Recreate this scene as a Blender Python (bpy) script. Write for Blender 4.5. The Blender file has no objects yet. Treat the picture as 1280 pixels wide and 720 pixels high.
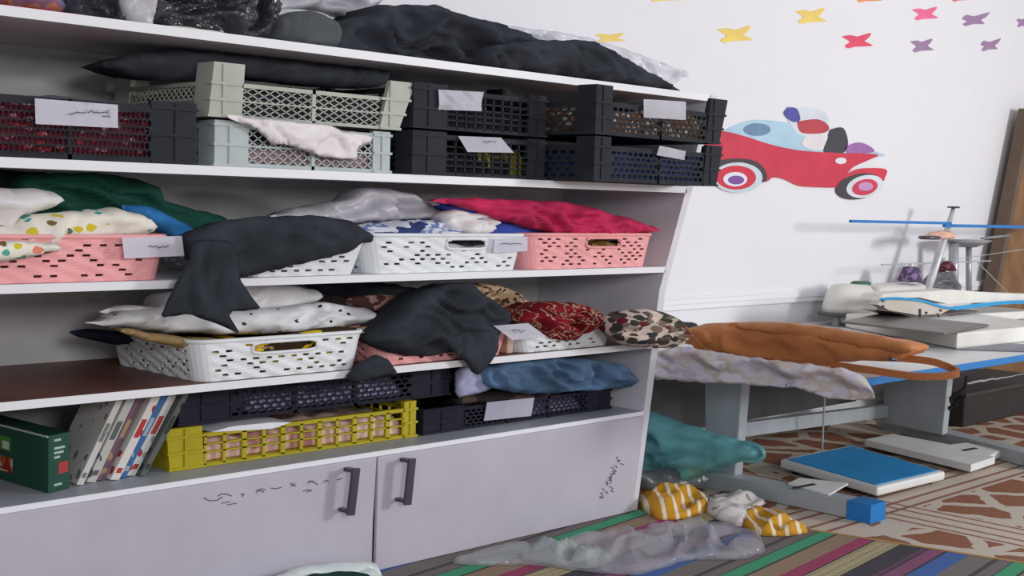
import bpy, bmesh, math, random
from mathutils import Vector, Matrix, noise
from mathutils.geometry import delaunay_2d_cdt
C = bpy.context.scene.collection
PI = math.pi
# ------------------------------------------------------------------ camera (calibrated from the two horizontal vanishing points)
F = 1630.25
RX = Vector((0.70611, -0.70752, 0.02869)); RD = Vector((-0.02864, -0.06903, -0.99720)); RF = Vector((0.70752, 0.70331, -0.06901))
CAM = Vector((-4.50452, -3.68491, 1.4))
def ray(px, py): return RX * (px - 640) + RD * (py - 360) + RF * F
def aY(px, py, Y=0.0):
    r = ray(px, py); return CAM + r * ((Y - CAM.y) / r.y)
def aYc(px, py, Y, zlo=.69):
    p = aY(px, py, Y); p.z = max(p.z, zlo); return p
def aX(px, py, X):
    r = ray(px, py); return CAM + r * ((X - CAM.x) / r.x)
def aZ(px, py, z=0.0):
    r = ray(px, py); return CAM + r * ((z - CAM.z) / r.z)
cd = bpy.data.cameras.new('camera'); cam = bpy.data.objects.new('camera', cd); C.objects.link(cam)
m = Matrix((( RX.x, -RD.x, -RF.x), (RX.y, -RD.y, -RF.y), (RX.z, -RD.z, -RF.z))).to_4x4(); m.translation = CAM
cam.matrix_world = m; cd.sensor_width = 36; cd.lens = 36 * F / 1280; cd.clip_start = .05
bpy.context.scene.camera = cam

# ------------------------------------------------------------------ materials
def lin(c):
    return tuple(((v/255)/12.92 if v/255 <= .04045 else ((v/255+.055)/1.055)**2.4) for v in c) + (1,)
def nm(name, rough=.8, metal=0, spec=.3):
    mt = bpy.data.materials.new(name); mt.use_nodes = True
    nt = mt.node_tree; b = nt.nodes['Principled BSDF']
    b.inputs['Roughness'].default_value = rough; b.inputs['Metallic'].default_value = metal
    b.inputs['Specular IOR Level'].default_value = spec
    return mt, nt, b
def N(nt, t, **kw):
    n = nt.nodes.new(t)
    for k, v in kw.items():
        if k in n.inputs: n.inputs[k].default_value = v
        else: setattr(n, k, v)
    return n
def coord(nt, scale=(1,1,1), rot=(0,0,0)):
    tc = N(nt, 'ShaderNodeTexCoord'); mp = N(nt, 'ShaderNodeMapping')
    mp.inputs['Scale'].default_value = scale; mp.inputs['Rotation'].default_value = rot
    nt.links.new(tc.outputs['Object'], mp.inputs['Vector']); return mp.outputs['Vector']
def bump(nt, b, vec, scale, strength, dist=.01, tex='noise'):
    if tex == 'noise': t = N(nt, 'ShaderNodeTexNoise', Scale=scale, Detail=3.0)
    else: t = N(nt, 'ShaderNodeTexVoronoi', Scale=scale)
    nt.links.new(vec, t.inputs['Vector'])
    bp = N(nt, 'ShaderNodeBump', Strength=strength, Distance=dist)
    nt.links.new(t.outputs[0], bp.inputs['Height']); nt.links.new(bp.outputs['Normal'], b.inputs['Normal'])
def ramp(nt, fac, stops, interp='CONSTANT'):
    r = N(nt, 'ShaderNodeValToRGB'); cr = r.color_ramp; cr.interpolation = interp
    while len(cr.elements) < len(stops): cr.elements.new(.5)
    for e, (p, c) in zip(cr.elements, stops): e.position = p; e.color = lin(c)
    nt.links.new(fac, r.inputs['Fac']); return r.outputs['Color']
def mixc(nt, fac, a, bcol):
    mx = N(nt, 'ShaderNodeMix', data_type='RGBA')
    for s, v in ((0, fac), (6, a), (7, bcol)):
        if isinstance(v, tuple): mx.inputs[s].default_value = v
        elif isinstance(v, (int, float)): mx.inputs[s].default_value = v
        else: nt.links.new(v, mx.inputs[s])
    return mx.outputs[2]
def plain(name, rgb, rough=.7, metal=0, spec=.3, var=.06, bs=0, bstr=.2, bd=.004):
    mt, nt, b = nm(name, rough, metal, spec)
    v = coord(nt)
    if var:
        t = N(nt, 'ShaderNodeTexNoise', Scale=6.0, Detail=4.0); nt.links.new(v, t.inputs['Vector'])
        lo = tuple(max(0, x*(1-var)) for x in rgb); hi = tuple(min(255, x*(1+var)) for x in rgb)
        nt.links.new(ramp(nt, t.outputs[0], [(.3, lo), (.7, hi)], 'LINEAR'), b.inputs['Base Color'])
    else: b.inputs['Base Color'].default_value = lin(rgb)
    if bs: bump(nt, b, v, bs, bstr, bd)
    return mt
def fabric(name, rgb, rough=.9, var=.1, bs=60, bstr=.25): return plain(name, rgb, rough, 0, .15, var, bs, bstr, .004)
def spots(name, base, cols, scale, thr, stretch=(1,1,1), rough=.9, density=1.0, sub=None):
    """cloth printed with scattered blots; cols are picked by a random value per blot"""
    mt, nt, b = nm(name, rough, 0, .15); v = coord(nt, stretch)
    w = N(nt, 'ShaderNodeTexNoise', Scale=scale*1.5, Detail=2.0); nt.links.new(v, w.inputs['Vector'])
    va = N(nt, 'ShaderNodeVectorMath', operation='MULTIPLY_ADD'); va.inputs[1].default_value = (.4/scale,)*3
    nt.links.new(w.outputs['Color'], va.inputs[0]); nt.links.new(v, va.inputs[2])
    vo = N(nt, 'ShaderNodeTexVoronoi', Scale=scale); nt.links.new(va.outputs[0], vo.inputs['Vector'])
    sp = N(nt, 'ShaderNodeSeparateColor'); nt.links.new(vo.outputs['Color'], sp.inputs[0])
    n = len(cols); pc = ramp(nt, sp.outputs[0], [(i/n, c) for i, c in enumerate(cols)])
    lt = N(nt, 'ShaderNodeMath', operation='LESS_THAN'); lt.inputs[1].default_value = thr; nt.links.new(vo.outputs['Distance'], lt.inputs[0])
    l2 = N(nt, 'ShaderNodeMath', operation='LESS_THAN'); l2.inputs[1].default_value = density; nt.links.new(sp.outputs[1], l2.inputs[0])
    mu = N(nt, 'ShaderNodeMath', operation='MULTIPLY'); nt.links.new(lt.outputs[0], mu.inputs[0]); nt.links.new(l2.outputs[0], mu.inputs[1])
    col = mixc(nt, mu.outputs[0], lin(base), pc)
    nt.links.new(col, b.inputs['Base Color']); bump(nt, b, v, 50, .2, .004)
    return mt
def blotch(name, stops, scale, stretch=(1,1,1), detail=2.0, rough=.9, rot=(0,0,0), dist=0.0, interp='CONSTANT'):
    mt, nt, b = nm(name, rough, 0, .15); v = coord(nt, stretch, rot)
    t = N(nt, 'ShaderNodeTexNoise', Scale=scale, Detail=detail, Distortion=dist); nt.links.new(v, t.inputs['Vector'])
    nt.links.new(ramp(nt, t.outputs[0], stops, interp), b.inputs['Base Color']); bump(nt, b, v, 50, .2, .004)
    return mt
def clear(name, rgb, alpha, rough=.15, bs=14, bstr=.8):
    mt, nt, b = nm(name, rough, 0, .6); b.inputs['Base Color'].default_value = lin(rgb); b.inputs['Alpha'].default_value = alpha
    bump(nt, b, coord(nt), bs, bstr, .02); return mt

M = {}
M['wall'] = plain('wall_paint', (231, 231, 234), .85, var=.004, bs=40, bstr=.05)
M['laminate'] = plain('white_laminate', (216, 214, 222), .45, var=.02)
M['door_lam'] = plain('lilac_white_laminate', (192, 187, 198), .45, var=.02)
M['edge'] = plain('white_edge_band', (236, 237, 240), .4, var=0)
M['grey_lam'] = plain('grey_laminate', (170, 176, 184), .4, var=.03)
M['back'] = plain('back_board', (205, 203, 202), .7, var=.04)
M['metal_dark'] = plain('dark_grey_metal', (92, 88, 98), .35, .6, .5, var=.03)
M['ink'] = plain('ink', (84, 82, 108), .6, var=0)
M['paper'] = plain('paper', (238, 238, 246), .75, var=.02, bs=10, bstr=.15)
M['black_plastic'] = plain('black_plastic', (48, 51, 56), .65, 0, .08, var=.1)
M['navy_plastic'] = plain('navy_black_plastic', (44, 43, 55), .65, 0, .08, var=.1)
M['grey_plastic'] = plain('sage_grey_plastic', (176, 180, 168), .5, var=.04)
M['grey_plastic2'] = plain('pale_grey_plastic', (180, 190, 190), .5, var=.04)
M['yellow_plastic'] = plain('yellow_plastic', (180, 166, 28), .45, var=.06)
M['white_basket'] = plain('white_basket_plastic', (232, 236, 238), .5, var=.02)
M['pink_basket'] = plain('pink_basket_plastic', (244, 172, 172), .5, var=.03)
M['black_cloth'] = fabric('black_cloth', (50, 54, 60), .95, .18, 70, .3)
M['black_cloth2'] = fabric('soft_black_cloth', (54, 57, 64), .92, .15, 40, .3)
M['gloss_black'] = plain('glossy_black_film', (52, 53, 60), .16, 0, .8, .2, 16, .9, .03)
M['white_cloth'] = fabric('white_cloth', (232, 230, 230), .9, .03, 30, .3)
M['grey_film'] = plain('grey_film', (196, 193, 200), .4, 0, .5, .06, 12, .5, .02)
M['white_film'] = clear('white_film', (232, 232, 238), .8, .3)

# ------------------------------------------------------------------ object helpers
def wloc(o):
    v = Vector((0,0,0))
    while o is not None: v += o.location; o = o.parent
    return v
def link(name, bm, mat, parent=None, smooth=False, org=None):
    me = bpy.data.meshes.new(name); o = bpy.data.objects.new(name, me); C.objects.link(o)
    off = Vector((0,0,0))
    if parent is not None: o.parent = parent; off = wloc(parent)
    elif org is not None: o.location = org; off = Vector(org)
    bmesh.ops.translate(bm, verts=bm.verts, vec=-off)
    bmesh.ops.recalc_face_normals(bm, faces=bm.faces)
    bm.to_mesh(me); bm.free()
    if smooth:
        for p in me.polygons: p.use_smooth = True
    me.materials.append(M[mat] if isinstance(mat, str) else mat)
    return o
def tag(o, label, cat, group=None, kind=None):
    o['label'] = label; o['category'] = cat
    if group: o['group'] = group
    if kind: o['kind'] = kind
    return o
def thing(name, label, cat, loc, group=None):
    o = bpy.data.objects.new(name, None); C.objects.link(o); o.location = loc; o.empty_display_size = .1
    return tag(o, label, cat, group)
def struct(name, bm, mat):
    o = link(name, bm, mat); o['kind'] = 'structure'; return o
def copy_tree(o, parent=None):
    c = o.copy(); C.objects.link(c)
    if parent is not None: c.parent = parent
    for ch in list(o.children): copy_tree(ch, c)
    return c
def B(): return bmesh.new()
def bx(bm, x0, x1, y0, y1, z0, z1, bev=0):
    vs = [bm.verts.new((x, y, z)) for x in (x0, x1) for y in (y0, y1) for z in (z0, z1)]
    fs = [bm.faces.new([vs[i] for i in q]) for q in ((0,1,3,2), (4,6,7,5), (0,4,5,1), (2,3,7,6), (0,2,6,4), (1,5,7,3))]
    if bev:
        es = list({e for f in fs for e in f.edges}); bmesh.ops.bevel(bm, geom=es, offset=bev, segments=2, profile=.5, affect='EDGES')
    return bm
def prism(bm, pts, vec, bev=0):
    """extrude a 3D polygon along vec"""
    v = Vector(vec); a = [bm.verts.new(p) for p in pts]; b = [bm.verts.new(Vector(p) + v) for p in pts]; n = len(pts)
    fs = [bm.faces.new(a), bm.faces.new(b[::-1])] + [bm.faces.new((a[i], b[i], b[(i+1) % n], a[(i+1) % n])) for i in range(n)]
    if bev:
        es = list({e for f in fs for e in f.edges}); bmesh.ops.bevel(bm, geom=es, offset=bev, segments=2, profile=.5, affect='EDGES')
    return bm
def bar(bm, p, q, w, h, up=(0,0,1)):
    p, q = Vector(p), Vector(q); d = (q - p).normalized(); u = Vector(up)
    s = d.cross(u)
    if s.length < 1e-4: s = d.cross(Vector((0,1,0)))
    s.normalize(); u = s.cross(d).normalized(); s *= w/2; u *= h/2
    prism(bm, [p+s+u, p-s+u, p-s-u, p+s-u], q - p); return bm
def tube(bm, path, r, seg=8, closed=False):
    path = [Vector(p) for p in path]; n = len(path); rings = []
    rr = r if isinstance(r, (list, tuple)) else [r]*n
    ref = Vector((.13, .21, .97))
    for i, p in enumerate(path):
        a = path[(i-1) % n] if (closed or i > 0) else p; b = path[(i+1) % n] if (closed or i < n-1) else p
        d = (b - a).normalized(); s = d.cross(ref)
        if s.length < .05: s = d.cross(Vector((1,0,0)))
        s.normalize(); u = s.cross(d)
        rings.append([bm.verts.new(p + (s*math.cos(t) + u*math.sin(t))*rr[i]) for t in (2*PI*k/seg for k in range(seg))])
    for i in range(n if closed else n-1):
        A, D = rings[i], rings[(i+1) % n]
        for k in range(seg): bm.faces.new((A[k], A[(k+1) % seg], D[(k+1) % seg], D[k]))
    if not closed: bm.faces.new(rings[0][::-1]); bm.faces.new(rings[-1])
    return bm
def lathe(bm, c, prof, seg=32, sx=1, sy=1):
    rings = []
    for r, z in prof:
        rings.append([bm.verts.new((c[0] + r*sx*math.cos(2*PI*k/seg), c[1] + r*sy*math.sin(2*PI*k/seg), c[2] + z)) for k in range(seg)])
    for A, D in zip(rings, rings[1:]):
        for k in range(seg): bm.faces.new((A[k], A[(k+1) % seg], D[(k+1) % seg], D[k]))
    bm.faces.new(rings[0][::-1]); bm.faces.new(rings[-1]); return bm
def smooth_path(pts, n=6):
    pts = [Vector(p) for p in pts]; out = []
    for i in range(len(pts)-1):
        p0 = pts[max(i-1, 0)]; p1 = pts[i]; p2 = pts[i+1]; p3 = pts[min(i+2, len(pts)-1)]
        for k in range(n):
            t = k/n
            out.append(.5*((2*p1) + (p2-p0)*t + (2*p0-5*p1+4*p2-p3)*t*t + (3*p1-p0-3*p2+p3)*t**3))
    out.append(pts[-1]); return out

# ------------------------------------------------------------------ cloth: a traced outline filled, folded and given a real front and back
def resample(pl, h, jit, seed):
    out = []; n = len(pl)
    for i in range(n):
        a, b = pl[i], pl[(i+1) % n]; L = (b - a).length; k = max(1, int(L/h))
        for j in range(k): out.append(a.lerp(b, j/k))
    if jit:
        for i, p in enumerate(out):
            p.x += jit*noise.noise((p.x*18, p.y*18, seed)); p.y += jit*noise.noise((p.x*18, p.y*18, seed+9.3))
    return out
def inside(p, pl):
    c = False; n = len(pl); j = n-1
    for i in range(n):
        a, b = pl[i], pl[j]
        if (a.y > p.y) != (b.y > p.y) and p.x < (b.x-a.x)*(p.y-a.y)/(b.y-a.y)+a.x: c = not c
        j = i
    return c
def dist(p, pl):
    best = 1e9; n = len(pl)
    for i in range(n):
        a, b = pl[i], pl[(i+1) % n]; d = b - a; L = d.length_squared
        t = 0 if L < 1e-12 else max(0, min(1, (p-a).dot(d)/L)); best = min(best, (a + d*t - p).length_squared)
    return math.sqrt(best)
def cloth_bm(poly, mapf, tf, tb, rim=.09, fold=.02, freq=9, ang=.3, seed=0, h=.014, jit=.006, flat_back=False, sheet=False, smoothed=True):
    if smoothed and len(poly) > 3:
        n = len(poly); q = []
        for i in range(n):                       # light corner cutting
            a, b = poly[i], poly[(i+1) % n]; q += [a.lerp(b, .15), a.lerp(b, .85)]
        poly = q
    bd = resample(poly, h, jit, seed)
    x0 = min(p.x for p in bd); x1 = max(p.x for p in bd); y0 = min(p.y for p in bd); y1 = max(p.y for p in bd)
    rnd = random.Random(seed); pts = list(bd); dd = [0.0]*len(bd); r = 0; y = y0
    while y < y1:
        x = x0 + (h/2 if r % 2 else 0)
        while x < x1:
            p = Vector((x + rnd.uniform(-.15, .15)*h, y + rnd.uniform(-.15, .15)*h))
            if inside(p, bd):
                d = dist(p, bd)
                if d > h*.55: pts.append(p); dd.append(d)
            x += h
        y += h*.87; r += 1
    res = delaunay_2d_cdt(pts, [], [list(range(len(bd)))], 1, 1e-6)
    vs, fs = res[0], res[2]; orig = res[3]
    bm = bmesh.new(); ca, sa = math.cos(ang), math.sin(ang); fr = []; bk = []
    for i, v in enumerate(vs):
        src = [s for s in orig[i] if s < len(dd)]
        d = min((dd[s] for s in src), default=0)
        t = min(1, d/rim); p = math.sqrt(max(0, 1-(1-t)**2))**.8
        al = v.x*ca + v.y*sa; ac = -v.x*sa + v.y*ca
        wv = .35*noise.noise((v.x*5, v.y*5, seed+3))
        fq = freq*1.5; f = 1 - 2*abs(noise.noise((ac*fq + wv*fq*.35, al*fq*.2, seed*1.7)))*3.6
        f +=   .5*(1 - 4.2*abs(noise.noise((ac*fq*2.1 + wv*3, al*fq*.45, seed+5.1))))
        if sheet:
            o1 = fold*f*min(1, .35+t) ; fr.append(bm.verts.new(mapf(v.x, v.y, o1))); bk.append(bm.verts.new(mapf(v.x, v.y, o1 - max(tf, .003))))
        else:
            fr.append(bm.verts.new(mapf(v.x, v.y, tf*p + fold*1.15*f*min(1, t*1.6))))
            bk.append(fr[-1] if d == 0 else bm.verts.new(mapf(v.x, v.y, 0 if flat_back else -tb*p)))
    for f in fs:
        try: bm.faces.new([fr[i] for i in f])
        except ValueError: pass
        try: bm.faces.new([bk[i] for i in reversed(f)])
        except ValueError: pass
    if sheet:
        es = [e for e in bm.edges if e.is_boundary]; seen = set()
        ix = {fr[i]: bk[i] for i in range(len(fr))}
        for e in es:
            a, b = e.verts
            if a in ix and b in ix:
                try: bm.faces.new((a, b, ix[b], ix[a]))
                except ValueError: pass
    return bm
def cloth(name, label, cat, mat, px, plane='Y', at=0.0, tf=.05, tb=.15, zmin=None, zmax=None, group=None, parent=None, **kw):
    """px: outline seen on the plane Y=at (or X=at, or the horizontal plane Z=at)"""
    seed = kw.pop('seed', sum(map(ord, name + label)) % 97)
    if plane == 'Y':
        P = [aY(x, y, at) for x, y in px]; poly = [Vector((p.x, p.z)) for p in P]; mf = lambda u, v, o: (u, at - o, v)
    elif plane == 'X':
        P = [aX(x, y, at) for x, y in px]; poly = [Vector((p.y, p.z)) for p in P]; mf = lambda u, v, o: (at - o, u, v)
    else:
        P = [aZ(x, y, at) for x, y in px]; poly = [Vector((p.x, p.y)) for p in P]; mf = lambda u, v, o: (u, v, at + max(o, .001))
    if plane != 'Z':
        for p in poly:
            if zmin is not None: p.y = max(p.y, zmin)
            if zmax is not None: p.y = min(p.y, zmax)
    base = mf(sum(p.x for p in poly)/len(poly), min(p.y for p in poly) if plane != 'Z' else sum(p.y for p in poly)/len(poly), 0)
    bm = cloth_bm(poly, mf, tf, tb, seed=seed, flat_back=(plane == 'Z'), **kw)
    o = link(name, bm, mat, parent, True, None if parent else base)
    if parent is None: tag(o, label, cat, group)
    return o
def strokes(lines, mapf, w=.004):
    bm = B()
    for ln in lines:
        q = [Vector(mapf(*p)) for p in ln]
        for a, b in zip(q, q[1:]):
            d = (b-a)
            if d.length < 1e-5: continue
            bar(bm, a, b, w*.7, w*.5, up=(0, 1, .01))
    return bm
def scribble(px, py, w, h, seed, n=4):
    """an illegible cursive word as the photograph shows it: pixel polylines"""
    r = random.Random(seed); out = []; x = px
    for k in range(n):
        L = w/n*r.uniform(.5, .95); ln = []
        for j in range(5): ln.append((x + L*j/4, py + h*.5*math.sin(j*1.9 + r.uniform(0, 6))*r.uniform(.4, 1)))
        out.append(ln); x += w/n
        if r.random() < .5: out.append([(x - L*.5, py + h*.9), (x - L*.5 + 1.5, py + h*.95)])
    return out
def card(px, Y, label, word=None, ink='ink', dy=0.0, seed=1, group='handwritten paper labels', curl=False):
    """paper label; corners TL TR BR BL; the lower edge may stand out by dy"""
    P = [aY(x, y, Y - (dy if i > 1 else 0)) for i, (x, y) in enumerate(px)]
    bm = B(); nx = 8; g = []
    for j in range(5):
        row = []
        for i in range(nx+1):
            a = P[0].lerp(P[1], i/nx); b = P[3].lerp(P[2], i/nx); p = a.lerp(b, j/4)
            p.y -= (.012*noise.noise((i*.7, j*.9, seed)) if curl else .003*math.sin(i*.5+seed)); row.append(bm.verts.new(p))
        g.append(row)
    fs = [bm.faces.new((g[j][i], g[j][i+1], g[j+1][i+1], g[j+1][i])) for j in range(4) for i in range(nx)]
    bmesh.ops.solidify(bm, geom=fs, thickness=.0015)
    o = link('paper_label', bm, 'paper', None, False, P[3].copy()); tag(o, label, 'paper label', group)
    if word: link('lettering', strokes(word, lambda x, y: aY(x, y, Y - dy*.5 - .008), .0035), ink, o)
    return o

# ------------------------------------------------------------------ room
floor_m, nt, b = nm('patch_print_carpet', .95, 0, .1)
tc = N(nt, 'ShaderNodeTexCoord'); obj_v = tc.outputs['Object']
sx = N(nt, 'ShaderNodeSeparateXYZ'); nt.links.new(obj_v, sx.inputs[0])
wn = N(nt, 'ShaderNodeTexNoise', Scale=9.0, Detail=2.0); nt.links.new(obj_v, wn.inputs['Vector'])
wa = N(nt, 'ShaderNodeVectorMath', operation='MULTIPLY_ADD'); wa.inputs[1].default_value = (.06, .06, 0)
nt.links.new(wn.outputs['Color'], wa.inputs[0]); nt.links.new(obj_v, wa.inputs[2])
v1 = N(nt, 'ShaderNodeTexVoronoi', Scale=3.3, feature='DISTANCE_TO_EDGE'); nt.links.new(wa.outputs[0], v1.inputs['Vector'])
patch = ramp(nt, v1.outputs['Distance'], [(0, (200, 188, 172)), (.10, (138, 78, 40))])
fine = N(nt, 'ShaderNodeTexNoise', Scale=60.0, Detail=2.0); nt.links.new(obj_v, fine.inputs['Vector'])
def band(axis, lo, hi):
    s = sx.outputs[axis]; a = N(nt, 'ShaderNodeMath', operation='GREATER_THAN'); a.inputs[1].default_value = lo
    c2 = N(nt, 'ShaderNodeMath', operation='LESS_THAN'); c2.inputs[1].default_value = hi; mu = N(nt, 'ShaderNodeMath', operation='MULTIPLY')
    nt.links.new(s, a.inputs[0]); nt.links.new(s, c2.inputs[0]); nt.links.new(a.outputs[0], mu.inputs[0]); nt.links.new(c2.outputs[0], mu.inputs[1]); return mu.outputs[0]
col = patch
for ax, c0 in ((1, -.62), (0, 1.0)):
    col = mixc(nt, band(ax, c0-.17, c0+.17), col, lin((202, 188, 172)))
for ax, c0 in ((1, -.62), (0, 1.0)):
    for d in (-.135, -.05, .06, .145):
        col = mixc(nt, band(ax, c0+d-.012, c0+d+.012), col, lin((140, 92, 70)))
col = mixc(nt, .12, col, fine.outputs['Color'])
nt.links.new(col, b.inputs['Base Color']); bump(nt, b, obj_v, 180, .3, .004)
struct('floor', bx(B(), -5.5, 7, -6.5, .8, -.05, 0), floor_m)
struct('wall_back', bx(B(), -5.5, 7, .8, .9, 0, 3.1), 'wall')
struct('wall_right', bx(B(), 7, 7.1, -6.5, .9, 0, 3.1), 'wall')
bm = B(); bx(bm, .3, 5.3, .765, .8, .83, .86, .004); bx(bm, .3, 5.3, .775, .8, .86, .872, .003); bx(bm, .3, 5.3, .77, .8, .80, .83, .004)
struct('trim_1', bm, 'edge')
bm = B(); bx(bm, -5.5, 7, .785, .8, 0, .09); struct('baseboard_back', bm, 'edge')

# ------------------------------------------------------------------ shelving unit
XL = -3.15
def lean(z): return .15*z if z < 1.0 else .15 + (z-1.0)*.37       # the end panel leans outward, more so higher up
unit = thing('shelving_unit', 'tall white open shelving unit with two lower cupboard doors against the wall', 'shelving unit', (-1.4, .38, 0))
zs = [0, .25, .5, .75, 1.0, 1.2, 1.4, 1.6, 1.905]
TH = .045
bm = B()
for a, b2 in zip(zs, zs[1:]):
    vs = [bm.verts.new(p) for p in [(lean(a), 0, a), (lean(a)+TH, 0, a), (lean(a)+TH, .77, a), (lean(a), .77, a), (lean(b2), 0, b2), (lean(b2)+TH, 0, b2), (lean(b2)+TH, .77, b2), (lean(b2), .77, b2)]]
    for q in ((0,1,5,4), (1,2,6,5), (2,3,7,6), (3,0,4,7)): bm.faces.new([vs[i] for i in q])
bmesh.ops.remove_doubles(bm, verts=bm.verts, dist=1e-5); bmesh.ops.contextual_create(bm, geom=[e for e in bm.edges if e.is_boundary and abs(e.verts[0].co.z - 1.905) < 1e-4 and abs(e.verts[1].co.z - 1.905) < 1e-4])
link('side_panel', bm, 'laminate', unit)
link('side_panel', bx(B(), XL-TH, XL, 0, .77, 0, 1.905), 'laminate', unit)
bm = B(); prism(bm, [(XL, .75, .02), (lean(.02), .75, .02), (lean(1), .75, 1.0), (lean(1.88), .75, 1.88), (XL, .75, 1.88)], (0, .018, 0)); link('back_panel', bm, 'back', unit)
def shelf(zt, th, mat, x1, name='shelf', yb=.75):
    s = link(name, bx(B(), XL, x1, .004, yb, zt-th, zt), mat, unit)
    link('edge_band', bx(B(), XL, x1, 0, .0035, zt-th, zt), 'edge', s); return s
M['shelf_brown'] = plain('brown_wood_laminate', (108, 70, 60), .45, var=.12)
shelf(1.905, .03, 'laminate', lean(1.872), yb=.75); shelf(1.475, .03, 'laminate', lean(1.475)); shelf(1.107, .026, 'laminate', lean(1.1)); shelf(.765, .026, 'shelf_brown', lean(.76))['label'] = 'brown wood laminate shelf with white front edge'
shelf(.455, .03, 'grey_lam', lean(.45), 'cabinet_top')
link('divider', bx(B(), -1.51, -1.49, .0, .75, .0, .42), 'laminate', unit)
link('plinth', bx(B(), XL, -.03, .03, .05, 0, .06), 'laminate', unit)
def door(x0, x1t, x1b, hpx, lines):
    bm = B(); prism(bm, [(x0, -.018, .012), (x1b, -.018, .012), (x1t, -.018, .438), (x0, -.018, .438)], (0, .017, 0), .003)
    d = link('door', bm, 'door_lam', unit)
    (tx, ty), (ex, ey) = hpx; t = aY(tx, ty, -.075); e = aY(ex, ey, -.075)
    bm = B(); bar(bm, t, e, .03, .014, up=(0, 1, 0)); bar(bm, t+Vector((0,.005,-.012)), (t.x, -.017, t.z-.012), .022, .012); bar(bm, e+Vector((0,.005,.012)), (e.x, -.017, e.z+.012), .022, .012)
    link('handle', bm, 'metal_dark', d)
    link('lettering', strokes(lines, lambda x, y: aY(x, y, -.0195), .0035), 'ink', d)
L1 = [[(255, 622), (262, 626), (272, 625), (278, 621)], [(272, 620), (278, 617), (285, 618), (290, 620)], [(277, 629), (288, 627)], [(284, 631), (296, 629)], [(301, 618), (305, 617), (303, 621)],
      [(320, 616), (326, 611), (332, 612)], [(321, 612), (330, 615)], [(339, 610), (345, 611), (352, 609)], [(363, 604), (370, 608)], [(364, 608), (369, 604)],
      [(384, 604), (390, 601), (395, 604), (397, 606)], [(386, 601), (393, 603)], [(379, 614), (384, 612), (390, 613), (383, 615)], [(404, 603), (408, 600), (411, 602)], [(421, 600), (428, 598)]]
rr = random.Random(4); L2 = []
for k in range(22):
    y = 572 + k*2.4; x = 776 - k*.9 + rr.uniform(-9, 3)
    L2.append([(x, y), (x + rr.uniform(2, 5), y + rr.uniform(-3, 3)), (x + rr.uniform(1, 4), y + rr.uniform(1, 4))])
door(XL, -1.492, -1.512, ((445, 585), (438, 644)), L1)
door(-1.486, .055, -.005, ((515, 573), (509, 631)), L2)

# ------------------------------------------------------------------ crates
def hole_plate(bm, o, u, v, nu, nv, rx=.43, ry=.40):
    """perforated plate: rows of staggered holes; o corner, u and v full edge vectors"""
    o, u, v = Vector(o), Vector(u), Vector(v); du, dv = 1.0/nu, 1.0/nv
    P = lambda a, b: o + u*a + v*b
    for j in range(nv):
        cells = [(i*du, (i+1)*du) for i in range(nu)] if j % 2 == 0 else [((i+.5)*du, (i+1.5)*du) for i in range(nu-1)]
        if j % 2:
            for a, b in ((0, .5*du), (1-.5*du, 1)): bm.faces.new([bm.verts.new(P(*q)) for q in ((a, j*dv), (b, j*dv), (b, (j+1)*dv), (a, (j+1)*dv))])
        for a, b in cells:
            ca, cb = (a+b)/2, (j+.5)*dv
            out = [P(*q) for q in ((a, j*dv), ((a+b)/2, j*dv), (b, j*dv), (b, cb), (b, (j+1)*dv), (ca, (j+1)*dv), (a, (j+1)*dv), (a, cb))]
            inn = [P(ca + rx*du*math.cos(t), cb + ry*dv*math.sin(t)) for t in (PI*(1.25 + .25*k) for k in range(8))]
            A = [bm.verts.new(p) for p in out]; D = [bm.verts.new(p) for p in inn]
            for k in range(8): bm.faces.new((A[k], A[(k+1) % 8], D[(k+1) % 8], D[k]))
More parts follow.
